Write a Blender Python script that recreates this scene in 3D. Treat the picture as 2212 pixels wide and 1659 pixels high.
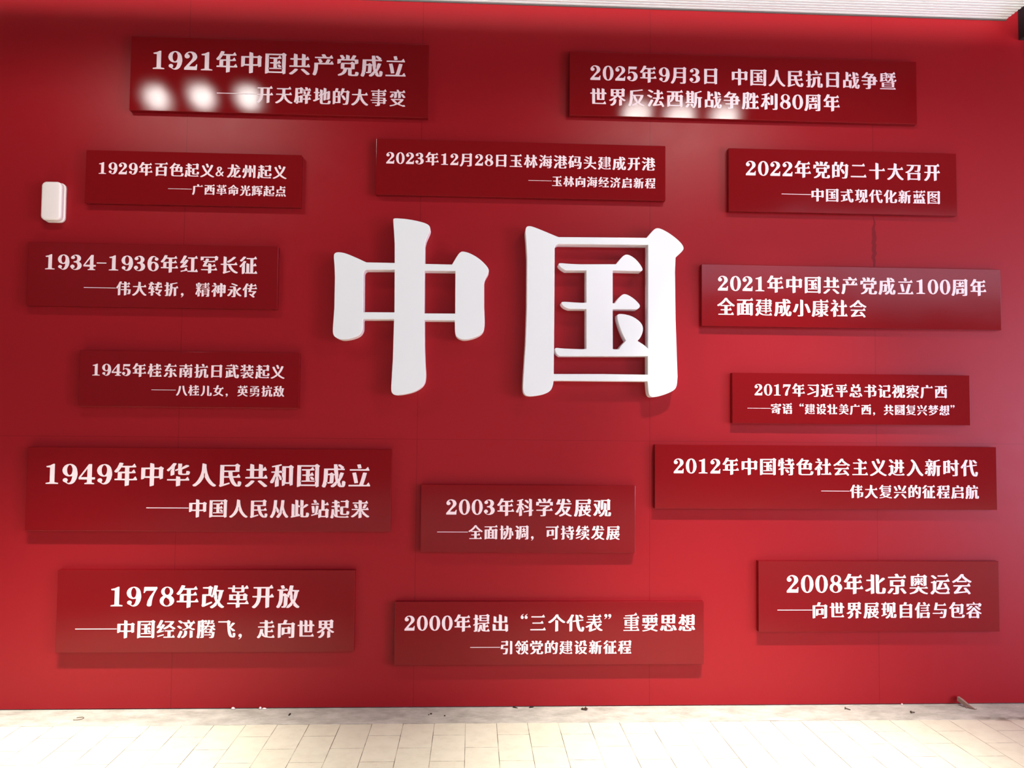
import bpy, bmesh, math, random
from mathutils import Matrix, Vector
random.seed(7)
for o in list(bpy.data.objects): bpy.data.objects.remove(o)
scene = bpy.context.scene
COL = scene.collection

# ------------------------------------------------------------------ camera
CAM_D, CAM_H = 4.3272, 1.4556                  # distance from the red wall, eye height
YAW, PITCH, ROLL = math.radians(2.630), math.radians(2.774), math.radians(0.5254)
FOCAL_PX = 1786.7                              # for a frame 2212 px wide
fw = Vector((math.sin(YAW)*math.cos(PITCH), math.cos(YAW)*math.cos(PITCH), math.sin(PITCH)))
r0 = Vector((math.cos(YAW), -math.sin(YAW), 0)); u0 = r0.cross(fw)
rt = math.cos(ROLL)*r0 + math.sin(ROLL)*u0; up = -math.sin(ROLL)*r0 + math.cos(ROLL)*u0
cam = bpy.data.objects.new('camera', bpy.data.cameras.new('camera'))
COL.objects.link(cam)
cam.matrix_world = Matrix(((rt.x, up.x, -fw.x, 0), (rt.y, up.y, -fw.y, -CAM_D), (rt.z, up.z, -fw.z, CAM_H), (0, 0, 0, 1)))
cam.data.sensor_width = 36.0
cam.data.lens = 36.0*FOCAL_PX/2212.0
cam.data.clip_start = 0.05
scene.camera = cam

# ------------------------------------------------------------------ view, world, lights
scene.view_settings.view_transform = 'Standard'
scene.view_settings.look = 'None'
scene.view_settings.gamma = 1.0
scene.view_settings.use_curve_mapping = False
scene.view_settings.exposure = 0.45
world = bpy.data.worlds.new('sky'); scene.world = world
world.use_nodes = True
bg = world.node_tree.nodes['Background']
bg.inputs['Color'].default_value = (0.92, 0.76, 1.0, 1)
bg.inputs['Strength'].default_value = 3.2
CEIL = 3.7025

def light(name, kind, loc, energy, color, target=None, **kw):
    l = bpy.data.lights.new(name, kind); l.energy = energy; l.color = color
    for k, v in kw.items(): setattr(l, k, v)
    o = bpy.data.objects.new(name, l); COL.objects.link(o); o.location = loc
    if target is not None:
        o.rotation_euler = (Vector(target)-Vector(loc)).to_track_quat('-Z', 'Y').to_euler()
    return o
WARM = (1.0, 0.965, 0.92)
LAMPS = [(-2.183, 1.389), (-1.862, 1.337), (-1.549, 1.325), (1.133, 1.451), (1.443, 1.482), (1.760, 1.460)]
for i, (x, d) in enumerate(LAMPS):              # two grilles of three downlights in the ceiling: a narrow beam and its wide spill
    left = i < 3
    light('downlight_beam', 'SPOT', (x, -d, CEIL-0.05), 385.0 if left else 315.0, WARM, (x-(0.15 if left else 0.30), -0.95, 0), spot_size=math.radians(50), spot_blend=1.0, shadow_soft_size=0.03)
    light('downlight_spill', 'SPOT', (x, -d, CEIL-0.05), 12.8 if left else 16.0, WARM, (x, -d, 0), spot_size=math.radians(168), spot_blend=0.35, shadow_soft_size=0.058 if left else 0.075)
# the middle lamp on the right is swivelled at the wall
light('swivelled_beam', 'SPOT', (1.443, -1.482, CEIL-0.05), 215.0, WARM, (1.60, 0.0, 0.90), spot_size=math.radians(46), spot_blend=1.0, shadow_soft_size=0.03)
# linear wall washer in the ceiling, skimming the head of the wall
light('wall_washer_lamp', 'AREA', (0.0, -0.62, CEIL-0.11), 3.3, WARM, (0.0, 0.0, CEIL+0.015), shape='RECTANGLE', size=6.2, size_y=0.012, spread=math.radians(32))
# daylight from the open end of the passage on the right
light('daylight_opening', 'AREA', (7.0, -4.3, 1.15), 125.0, (0.76, 0.62, 1.0), (2.6, 0.0, 1.3), shape='RECTANGLE', size=1.1, size_y=1.7)

# ------------------------------------------------------------------ helpers
def mat(name, color, rough=0.5, spec=0.5, **kw):
    m = bpy.data.materials.new(name); m.use_nodes = True
    b = m.node_tree.nodes['Principled BSDF']
    b.inputs['Base Color'].default_value = (*color, 1)
    b.inputs['Roughness'].default_value = rough
    b.inputs['Specular IOR Level'].default_value = spec
    for k, v in kw.items(): b.inputs[k].default_value = v
    return m
class N:
    """small node-tree builder"""
    def __init__(self, m): self.t = m.node_tree; self.b = self.t.nodes['Principled BSDF']
    def n(self, kind, **kw):
        x = self.t.nodes.new(kind)
        for k, v in kw.items(): setattr(x, k, v)
        return x
    def put(self, sock, v):
        if isinstance(v, bpy.types.NodeSocket): self.t.links.new(v, sock)
        else: sock.default_value = v
    def math(self, op, a, b=0.0, c=0.0, clamp=False):
        x = self.n('ShaderNodeMath', operation=op, use_clamp=clamp)
        for i, v in enumerate((a, b, c)): self.put(x.inputs[i], v)
        return x.outputs[0]
    def pos(self):
        return self.n('ShaderNodeNewGeometry').outputs['Position']
    def xyz(self, v):
        s = self.n('ShaderNodeSeparateXYZ'); self.put(s.inputs[0], v); return s.outputs
    def comb(self, x, y, z):
        s = self.n('ShaderNodeCombineXYZ')
        for i, v in enumerate((x, y, z)): self.put(s.inputs[i], v)
        return s.outputs[0]
    def noise(self, vec, scale, detail=3.0, rough=0.55):
        x = self.n('ShaderNodeTexNoise'); self.put(x.inputs['Vector'], vec)
        x.inputs['Scale'].default_value = scale; x.inputs['Detail'].default_value = detail
        x.inputs['Roughness'].default_value = rough
        return x.outputs['Fac']
    def mix(self, fac, a, b):
        x = self.n('ShaderNodeMix', data_type='RGBA')
        self.put(x.inputs['Factor'], fac)
        for k, v in (('A', a), ('B', b)):
            s = [q for q in x.inputs if q.name == k and q.type == 'RGBA'][0]
            self.put(s, (*v, 1) if isinstance(v, tuple) else v)
        return [q for q in x.outputs if q.type == 'RGBA'][0]
    def ramp(self, v, a, b):
        x = self.n('ShaderNodeMapRange'); self.put(x.inputs['Value'], v)
        x.inputs['From Min'].default_value = a; x.inputs['From Max'].default_value = b
        return x.outputs[0]
    def bump(self, h, strength, dist):
        x = self.n('ShaderNodeBump'); x.inputs['Strength'].default_value = strength; x.inputs['Distance'].default_value = dist
        self.put(x.inputs['Height'], h); return x.outputs[0]
def satin(n, color, rough, ior, normal=None):
    """diffuse colour under a thin clear gloss without long tails"""
    d = n.n('ShaderNodeBsdfDiffuse'); g = n.n('ShaderNodeBsdfAnisotropic', distribution='BECKMANN')
    f = n.n('ShaderNodeFresnel'); f.inputs['IOR'].default_value = ior
    m = n.n('ShaderNodeMixShader')
    n.put(d.inputs['Color'], color); n.put(g.inputs['Roughness'], rough)
    if normal is not None:
        for q in (d, g, f): n.put(q.inputs['Normal'], normal)
    n.put(m.inputs[0], f.outputs[0]); n.put(m.inputs[1], d.outputs[0]); n.put(m.inputs[2], g.outputs[0])
    out = [q for q in n.t.nodes if q.type == 'OUTPUT_MATERIAL'][0]
    n.t.links.new(m.outputs[0], out.inputs['Surface']); n.t.nodes.remove(n.b)
def link(o, parent=None):
    COL.objects.link(o)
    if parent is not None: o.parent = parent
    return o
def tag(o, label, cat, group=None):
    o['label'] = label; o['category'] = cat
    if group: o['group'] = group
    return o
def struct(o, label=None):
    o['kind'] = 'structure'
    if label: o['label'] = label
    return o
def mesh_obj(name, bm, m, parent=None, loc=(0, 0, 0), smooth=False):
    me = bpy.data.meshes.new(name); bm.normal_update(); bm.to_mesh(me); bm.free()
    for p in me.polygons: p.use_smooth = smooth
    me.materials.append(m)
    o = bpy.data.objects.new(name, me); o.location = loc
    return link(o, parent)
def box_bm(x0, x1, y0, y1, z0, z1, bev=0.0, seg=2, bm=None):
    own = bm is None
    if own: bm = bmesh.new()
    vs = [bm.verts.new((x, y, z)) for x in (x0, x1) for y in (y0, y1) for z in (z0, z1)]
    for f in ((0, 1, 3, 2), (4, 6, 7, 5), (0, 4, 5, 1), (2, 3, 7, 6), (0, 2, 6, 4), (1, 5, 7, 3)):
        bm.faces.new([vs[i] for i in f])
    bmesh.ops.recalc_face_normals(bm, faces=bm.faces)
    if bev and own: bmesh.ops.bevel(bm, geom=list(bm.edges), offset=bev, segments=seg, affect='EDGES', profile=0.5)
    return bm
def rounded_prism(w, h, rad, y0, y1, soft, n=8):
    """rounded rectangle w x h in the xz plane, from y0 (back) to y1 (front, toward the viewer), front rim softened"""
    def ring(inset, y):
        r = max(rad-inset, 0.002); out = []
        for cx, cz, a0 in ((w/2-rad, h/2-rad, 0), (-w/2+rad, h/2-rad, 90), (-w/2+rad, -h/2+rad, 180), (w/2-rad, -h/2+rad, 270)):
            for k in range(n+1):
                a = math.radians(a0+90*k/n); out.append((cx+r*math.cos(a), y, cz+r*math.sin(a)))
        return out
    bm = bmesh.new(); rings = [ring(0, y0)]
    for k in range(6):
        a = math.radians(90*k/5); rings.append(ring(soft*(1-math.cos(a)), y1+soft*(1-math.sin(a))))
    V = [[bm.verts.new(p) for p in r] for r in rings]; m = len(V[0])
    for a, b in zip(V, V[1:]):
        for i in range(m): bm.faces.new((a[i], a[(i+1) % m], b[(i+1) % m], b[i]))
    bm.faces.new(V[-1]); bm.faces.new(V[0][::-1])
    bmesh.ops.recalc_face_normals(bm, faces=bm.faces)
    return bm
def tube_bm(pts, radii, sides=10, bm=None):
    bm = bm or bmesh.new(); pts = [Vector(p) for p in pts]; rings = []
    for i, p in enumerate(pts):
        t = (pts[min(i+1, len(pts)-1)]-pts[max(i-1, 0)]).normalized()
        a = t.cross(Vector((0.13, 0.2, 1))).normalized(); b = t.cross(a)
        rings.append([bm.verts.new(p+radii[i]*(math.cos(q)*a+math.sin(q)*b)) for q in [2*math.pi*k/sides for k in range(sides)]])
    for A, B in zip(rings, rings[1:]):
        for k in range(sides): bm.faces.new((A[k], A[(k+1) % sides], B[(k+1) % sides], B[k]))
    bm.faces.new(rings[0][::-1]); bm.faces.new(rings[-1])
    bmesh.ops.recalc_face_normals(bm, faces=bm.faces)
    return bm
def curve_mesh(name, loops, extrude, bevel, m, fill='BOTH'):
    """closed 2-D outlines (x, z) -> mesh, filled even-odd, standing in the xz plane and facing -y"""
    cu = bpy.data.curves.new(name, 'CURVE'); cu.dimensions = '2D'; cu.fill_mode = fill
    cu.extrude = extrude; cu.bevel_depth = bevel; cu.bevel_resolution = 2; cu.offset = -bevel
    for lp in loops:
        s = cu.splines.new('POLY'); s.points.add(len(lp)-1); s.use_cyclic_u = True
        for p, (x, z) in zip(s.points, lp): p.co = (x, z, 0, 1)
    t = bpy.data.objects.new('outline', cu); COL.objects.link(t)
    dg = bpy.context.evaluated_depsgraph_get()
    me = bpy.data.meshes.new_from_object(t.evaluated_get(dg)); me.name = name
    bpy.data.objects.remove(t); bpy.data.curves.remove(cu)
    me.transform(Matrix(((1, 0, 0, 0), (0, 0, -1, 0), (0, 1, 0, 0), (0, 0, 0, 1))))   # front (+z) -> -y
    me.materials.clear(); me.materials.append(m)
    for p in me.polygons: p.use_smooth = False
    return me

# ------------------------------------------------------------------ materials
SEAM0, PANEL_W, SEAM_Z = -1.5124, 1.22, 1.373
def damp(n, x, y):
    """mask of the damp dirt along the joint of strip and tiles at the right end"""
    w = n.math('MULTIPLY', n.math('SUBTRACT', n.noise(n.comb(x, 0.0, 0.0), 5.0, 2), 0.5), 0.10)
    d = n.math('ABSOLUTE', n.math('ADD', n.math('ADD', y, 0.215), w))
    a = n.math('MULTIPLY', n.ramp(d, 0.034, 0.010), n.ramp(x, 2.50, 2.62))
    return n.math('MULTIPLY', a, n.ramp(n.noise(n.comb(x, y, 0.0), 11.0, 3), 0.36, 0.50), clamp=True)
def wall_material():
    m = mat('red_wall_paint', (0.29, 0.0110, 0.0155), 0.42, 0.5); n = N(m)
    x, y, z = n.xyz(n.pos())
    u = n.math('DIVIDE', n.math('SUBTRACT', x, SEAM0), PANEL_W)
    dv = n.math('MULTIPLY', n.math('ABSOLUTE', n.math('SUBTRACT', u, n.math('ROUND', u))), PANEL_W)
    sv = n.math('LESS_THAN', dv, 0.0016)
    dh = n.math('ABSOLUTE', n.math('SUBTRACT', z, SEAM_Z))
    sh = n.math('LESS_THAN', dh, 0.0012)
    seam = n.math('MAXIMUM', sv, sh)
    # a damp run that trickled down the seam under the sign of 2022
    wob = n.math('MULTIPLY', n.math('SUBTRACT', n.noise(n.comb(0.0, 0.0, z), 26.0, 3), 0.5), 0.035)
    dx = n.math('ABSOLUTE', n.math('SUBTRACT', n.math('SUBTRACT', x, 2.1475), wob))
    wid = n.math('MULTIPLY', n.ramp(n.math('ABSOLUTE', n.math('SUBTRACT', z, 2.44)), 0.17, 0.05), 0.012)
    run = n.math('MULTIPLY', n.math('LESS_THAN', dx, wid), n.math('LESS_THAN', z, 2.61))
    c = n.mix(n.math('MULTIPLY', seam, 0.45), (0.29, 0.0110, 0.0155), (0.10, 0.0035, 0.006))
    c = n.mix(n.math('MULTIPLY', run, 0.8), c, (0.15, 0.0045, 0.008))
    g = n.noise(n.comb(x, z, 0.0), 9.0, 4)
    satin(n, c, n.math('ADD', n.math('MULTIPLY', g, 0.10), 0.34), 1.32, n.bump(n.noise(n.comb(x, z, 0.0), 420.0, 2), 0.05, 0.001))
    return m
def board_material():
    m = mat('dark_red_gloss_board', (0.187, 0.0046, 0.0066), 0.2, 0.5); n = N(m)
    x, y, z = n.xyz(n.pos())
    g = n.noise(n.comb(x, z, 0.0), 5.0, 3)
    satin(n, (0.187, 0.0046, 0.0066, 1), n.math('ADD', n.math('MULTIPLY', g, 0.05), 0.11), 1.37, n.bump(n.noise(n.comb(x, z, 0.0), 1.6, 2), 0.35, 0.006))
    return m
def tile_material():
    m = mat('cream_floor_tile', (0.52, 0.50, 0.375), 0.35, 0.4); n = N(m)
    x, y, z = n.xyz(n.pos())
    br = n.n('ShaderNodeTexBrick', offset=0.5, squash=1.0)
    br.inputs['Scale'].default_value = 1.0; br.inputs['Brick Width'].default_value = 0.30
    br.inputs['Row Height'].default_value = 0.1505; br.inputs['Mortar Size'].default_value = 0.0014
    br.inputs['Mortar Smooth'].default_value = 0.1; br.inputs['Bias'].default_value = 0.0
    n.put(br.inputs['Vector'], n.comb(n.math('ADD', n.math('MULTIPLY', y, -1.0), 29.775+0.0), n.math('ADD', x, 15.05+0.1731), 0.0))
    br.inputs['Color1'].default_value = (0.70, 0.685, 0.515, 1); br.inputs['Color2'].default_value = (0.665, 0.65, 0.485, 1)
    # the joints are filled with dirt only in places
    dirt = n.ramp(n.noise(n.comb(n.math('MULTIPLY', x, 3.0), y, 0.0), 6.0, 3), 0.40, 0.56)
    br_m = n.mix(dirt, (0.42, 0.40, 0.30), (0.08, 0.065, 0.04))
    n.put(br.inputs['Mortar'], br_m)
    sm = n.ramp(n.noise(n.comb(x, y, 0.0), 14.0, 5, 0.7), 0.30, 0.55)
    c = n.mix(sm, (0.80, 0.77, 0.74), (1.0, 1.0, 1.0))
    mx = n.n('ShaderNodeMix', data_type='RGBA', blend_type='MULTIPLY'); mx.inputs[0].default_value = 0.5
    cs = [q for q in mx.inputs if q.type == 'RGBA']; n.put(cs[0], br.outputs['Color']); n.put(cs[1], c)
    n.put(n.b.inputs['Base Color'], n.mix(n.math('MULTIPLY', damp(n, x, y), 0.75), [q for q in mx.outputs if q.type == 'RGBA'][0], (0.17, 0.13, 0.085)))
    return m
def cement_material():
    m = mat('grey_cement_screed', (0.42, 0.36, 0.30), 0.85, 0.2); n = N(m)
    x, y, z = n.xyz(n.pos()); v = n.comb(x, n.math('MULTIPLY', y, 1.6), 0.0)
    a = n.ramp(n.noise(v, 7.0, 6, 0.65), 0.32, 0.68); b = n.ramp(n.noise(v, 34.0, 4, 0.7), 0.30, 0.72)
    c = n.mix(a, (0.36, 0.345, 0.28), (0.60, 0.575, 0.48))
    mx = n.n('ShaderNodeMix', data_type='RGBA', blend_type='MULTIPLY'); mx.inputs[0].default_value = 0.5
    cs = [q for q in mx.inputs if q.type == 'RGBA']; n.put(cs[0], c); n.put(cs[1], n.mix(b, (0.74, 0.72, 0.70), (1.0, 1.0, 1.0)))
    n.put(n.b.inputs['Base Color'], n.mix(n.math('MULTIPLY', damp(n, x, y), 0.75), [q for q in mx.outputs if q.type == 'RGBA'][0], (0.17, 0.13, 0.085)))
    n.put(n.b.inputs['Normal'], n.bump(n.noise(v, 60.0, 4), 0.3, 0.004))
    return m
M_WALL, M_BOARD, M_TILE, M_CEMENT = wall_material(), board_material(), tile_material(), cement_material()
M_TEXT = mat('white_lettering', (0.92, 0.80, 0.80), 0.5, 0.3)
M_FACE = mat('white_acrylic', (0.81, 0.905, 0.875), 0.16, 0.5)
M_RETURN = mat('white_letter_edge', (0.88, 0.83, 0.82), 0.4, 0.4)
M_PLASTIC = mat('ivory_plastic', (0.90, 0.86, 0.79), 0.35, 0.5)
M_CEIL = mat('white_ribbed_metal', (0.72, 0.78, 0.77), 0.45, 0.4)
M_CEIL_DARK = mat('dark_ceiling_paint', (0.10, 0.095, 0.09), 0.8, 0.2)
M_STEEL = mat('grey_metal_trim', (0.07, 0.065, 0.06), 0.4, 0.5)
M_DARK = mat('dark_recess', (0.012, 0.009, 0.008), 0.7, 0.3)
M_GREY = mat('grey_render', (0.10, 0.095, 0.09), 0.9, 0.2)
M_BROWN = mat('dead_leaf_brown', (0.06, 0.03, 0.015), 0.8, 0.2)
M_BLACKISH = mat('dark_grit', (0.02, 0.012, 0.007), 0.8, 0.2)
M_WOOD = mat('weathered_wood', (0.25, 0.16, 0.12), 0.8, 0.2)
M_RUST = mat('dark_screw_steel', (0.06, 0.04, 0.02), 0.45, 0.5)
M_WIRE = mat('dull_wire', (0.22, 0.17, 0.11), 0.5, 0.5)
M_PLASTER = mat('white_plaster_crumb', (0.75, 0.66, 0.60), 0.9, 0.2)

# ------------------------------------------------------------------ the setting
# red wall of painted boards, stopping a few millimetres above the floor
struct(mesh_obj('wall_back', box_bm(-5.0, 4.6, 0.0, 0.03, 0.006, 4.2), M_WALL), 'red painted wall of wide boards that carries the signs')
struct(mesh_obj('wall_back_core', box_bm(-5.0, 4.6, 0.032, 0.25, -0.05, 4.2), M_DARK))
struct(mesh_obj('floor', box_bm(-7.0, 16.0, -12.0, -0.2225, -0.06, 0.0), M_TILE), 'cream tiled floor in half bond')
cem = bmesh.new()                                # the poured strip has a slightly ragged front edge
N_S = 640; top = []
for i in range(N_S+1):
    x = -5.0+9.6*i/N_S
    e = -0.222-0.004*math.sin(3.1*x)-random.uniform(0, 0.004)
    top.append([cem.verts.new((x, 0.035, 0.0012)), cem.verts.new((x, e, 0.0012)), cem.verts.new((x, e-0.001, -0.03)), cem.verts.new((x, 0.035, -0.03))])
for a, b in zip(top, top[1:]):
    for j in range(3): cem.faces.new((a[j], a[j+1], b[j+1], b[j]))
bmesh.ops.recalc_face_normals(cem, faces=cem.faces)
struct(mesh_obj('trim_1', cem, M_CEMENT), 'grey cement strip in the floor along the foot of the red wall')

# ribbed white ceiling: trapezoid ribs running along the wall
RIB, DEEP = 0.0265, 0.011
bm = bmesh.new(); prof = []; y = -0.007
while y > -0.22:
    prof += [(y, 0), (y-RIB*0.62, 0), (y-RIB*0.66, DEEP), (y-RIB*0.94, DEEP)]; y -= RIB
prof += [(y, 0), (y, 0.05), (-0.007, 0.05)]
A = [bm.verts.new((-5.0, p[0], CEIL+0.004+p[1])) for p in prof]; B = [bm.verts.new((2.905, p[0], CEIL+0.004+p[1])) for p in prof]
for i in range(len(prof)): bm.faces.new((A[i], A[(i+1) % len(prof)], B[(i+1) % len(prof)], B[i]))
bm.faces.new(A[::-1]); bm.faces.new(B)
bmesh.ops.recalc_face_normals(bm, faces=bm.faces)
struct(mesh_obj('ceiling', bm, M_CEIL), 'white ribbed metal ceiling over the red wall')
bm = box_bm(-5.0, 2.905, -0.006, -0.0005, CEIL-0.0035, CEIL+0.0035)
struct(mesh_obj('trim_2', bm, M_STEEL), 'thin dark metal angle between ceiling and red wall')
struct(mesh_obj('trim_3', box_bm(2.974, 3.35, -1.2, -0.0005, 3.593, 4.2, 0.003), M_DARK), 'dark boxed beam at the top right corner of the red wall')
struct(mesh_obj('ceiling_panel', box_bm(-5.0, 3.36, -5.2, -0.240, CEIL+0.012, CEIL+0.06), M_CEIL_DARK), 'dark ceiling in front of the ribbed strip')
struct(mesh_obj('ceiling_soffit', box_bm(3.36, 13.0, -5.2, -0.001, 3.9, 4.0), M_GREY))
# what stands out of the picture, behind and beside the photographer
struct(mesh_obj('wall_left', box_bm(-5.25, -5.0, -12.0, 0.25, -0.05, 7.5), M_GREY))
struct(mesh_obj('wall_front', box_bm(-5.25, 2.6, -12.25, -12.0, -0.05, 7.5), M_GREY))

# two grille downlights let into the ceiling, three lamps each (seen mirrored in the upper signs)
def glow(name, strength):
    m = mat(name, (0.8, 0.8, 0.8)); q = m.node_tree.nodes['Principled BSDF'].inputs
    q['Emission Color'].default_value = (*WARM, 1); q['Emission Strength'].default_value = strength
    return m
GLOWS = {'left': glow('bright_lamp_lens', 12.0), 'right': glow('soft_lamp_lens', 3.0)}
for side, trio in (('left', LAMPS[:3]), ('right', LAMPS[3:])):
    gx, gy = trio[1][0], -sum(q[1] for q in trio)/3
    root = link(bpy.data.objects.new('ceiling_light', None)); root.location = (gx, gy, CEIL); root.empty_display_size = 0.1
    tag(root, 'grille downlight with three lamps in the ceiling, %s one' % side, 'ceiling light', 'grille downlights')
    bm = box_bm(-0.48, 0.48, -0.16, -0.145, -0.006, 0.0035); box_bm(-0.48, 0.48, 0.145, 0.16, -0.006, 0.0035, bm=bm)
    box_bm(-0.48, -0.465, -0.145, 0.145, -0.006, 0.0035, bm=bm); box_bm(0.465, 0.48, -0.145, 0.145, -0.006, 0.0035, bm=bm)
    mesh_obj('light_frame', bm, M_CEIL, root)
    for x, d in trio:
        bm = bmesh.new(); bmesh.ops.create_cone(bm, cap_ends=True, segments=32, radius1=0.045, radius2=0.045, depth=0.003)
        mesh_obj('lamp_lens', bm, GLOWS[side], root, (x-gx, -d-gy, -0.002))
# low dark houses across the yard behind the photographer, open sky above and to their right
bm = bmesh.new()
for x0, x1, h in ((2.6, 4.4, 3.75), (4.4, 5.9, 4.25), (5.9, 7.4, 4.4), (7.4, 11.6, 4.05)): box_bm(x0, x1, -13.0, -12.0, -0.05, h, bm=bm)
struct(mesh_obj('wall_front_houses', bm, M_GREY))

# ------------------------------------------------------------------ the two big raised characters
def fillet(pts, smooth_below, rmax):
    out = []; n = len(pts)
    for i in range(n):
        p = Vector(pts[i][:2]); a = Vector(pts[i-1][:2]); b = Vector(pts[(i+1) % n][:2])
        la, lb = (a-p).length, (b-p).length
        ra = 0.5*la if la < smooth_below else rmax; rb = 0.5*lb if lb < smooth_below else rmax
        ra, rb = min(ra, 0.5*la), min(rb, 0.5*lb)
        if la >= smooth_below and lb >= smooth_below: ra = rb = min(rmax, 3.0)
        if len(pts[i]) > 2: ra, rb = min(4, 0.3*la), min(4, 0.3*lb)     # a point marked as a sharp corner
        s, e = p+(a-p)*(ra/la), p+(b-p)*(rb/lb)
        for k in range(5):
            t = k/5; out.append(tuple((1-t)**2*s+2*t*(1-t)*p+t*t*e))
    return out
ZHONG = [[(637,132),(642,120),(660,117),(760,125),(860,145),(920,165),(943,193),(935,230),(905,290),(896,335,1),(895,490),
 (1118,495,1),(1165,415),(1188,391),(1210,388),(1260,400),(1340,445),(1405,510),(1421,545),(1410,575),(1386,612),(1380,650),(1380,850),(1385,960),(1382,1020),
 (1365,1055),(1320,1085),(1250,1105),(1200,1108),(1160,1090),(1140,1060),(1141,948),(892,948),(892,1150),(897,1300),(905,1420),(885,1485),(820,1530),(740,1552),
 (655,1563),(628,1545),(620,1515),(625,1430),(635,1270),(640,1100),(645,940),(390,940),(390,1000),(388,1035),(360,1075),(300,1098),(240,1108),(200,1105),
 (160,1085),(145,1055),(147,1000),(158,850),(163,600),(160,500),(152,420),(165,398),(195,393),(250,402),(340,440),(420,478),(650,482),(650,330),(645,230)],
 [(395,570),(400,548),(418,537),(650,537),(648,885),(392,883)], [(893,545),(1145,548),(1143,895),(890,893)]]
GUO = [[(136,150),(145,118),(165,110),(200,115),(300,155),(420,206),(800,208),(1172,212,1),(1220,155),(1245,133),(1265,128),(1300,135),(1380,180),(1460,245),(1493,295),
 (1480,325),(1420,380,1),(1415,500),(1420,900),(1430,1200),(1437,1400),(1430,1490),(1390,1525),(1300,1560),(1215,1577),(1187,1545),(1182,1435),(378,1430),(376,1460),
 (360,1510),(320,1540),(250,1558),(160,1567),(125,1545),(115,1500),(120,1400),(140,1100),(150,800),(152,380),(145,250)],
 [(388,300),(396,275),(418,264),(1185,272),(1184,1156,1),(1150,1125),(1095,1091,1),(1120,1065),(1143,1010),(1140,960),(1110,920),(1050,880),(980,862),(930,860),
 (918,880),(935,950),(965,1030),(996,1090,1),(960,1125),(935,1163,1),(883,1163),(883,820),(1095,822),(1119,800),(1110,775),(1060,725),(985,683),(940,715),(900,770,1),
 (883,770,1),(883,490),(1130,497),(1143,480),(1110,425),(1060,375),(1000,348),(960,375),(910,437,1),(600,437),(500,433),(425,425),(420,440),(440,465),(480,490),
 (658,490),(658,768),(540,762),(450,755),(443,770),(465,800),(510,818),(658,820),(658,1163),(540,1160),(440,1155),(395,1149),(388,1165),(400,1200),(430,1222),
 (1183,1222),(1183,1380),(800,1374),(380,1374),(385,800)]]
def plane_point(px, py, yplane):
    """point of the upright plane y = yplane that the survey saw at (px, py)"""
    d = fw+rt*((px-1106)/FOCAL_PX)-up*((py-829.5)/FOCAL_PX)
    t = (yplane+CAM_D)/d.y
    return (t*d.x, CAM_H+t*d.z)
LETTER_T = 0.075
def raised_letter(name, loops, ox, oy, s, label):
    L = [[plane_point(ox+x*s, oy+y*s, -LETTER_T) for x, y in fillet(lp, 135, 6)] for lp in loops]
    cx = sum(p[0] for p in L[0])/len(L[0]); cz = min(p[1] for p in L[0])
    L = [[(x-cx, z-cz) for x, z in lp] for lp in L]
    root = link(bpy.data.objects.new(name, None)); root.location = (cx, 0, cz); root.empty_display_size = 0.1
    tag(root, label, 'letter')
    f = link(bpy.data.objects.new('letter_face', curve_mesh('letter_face', L, 0.0015, 0.0022, M_FACE)), root); f.location = (0, -LETTER_T+0.0037, 0)
    g = link(bpy.data.objects.new('letter_edge', curve_mesh('letter_edge', L, (LETTER_T-0.0075)/2, 0.0, M_RETURN)), root)
    g.location = (0, -(LETTER_T-0.0075)/2-0.0001, 0)
    return root
raised_letter('raised_character', ZHONG, 680, 440, 420/1584, 'large white raised character of one box crossed by an upright stroke')
raised_letter('raised_character', GUO, 1100, 460, 400/1580, 'large white raised character with strokes enclosed in a square frame')

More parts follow.
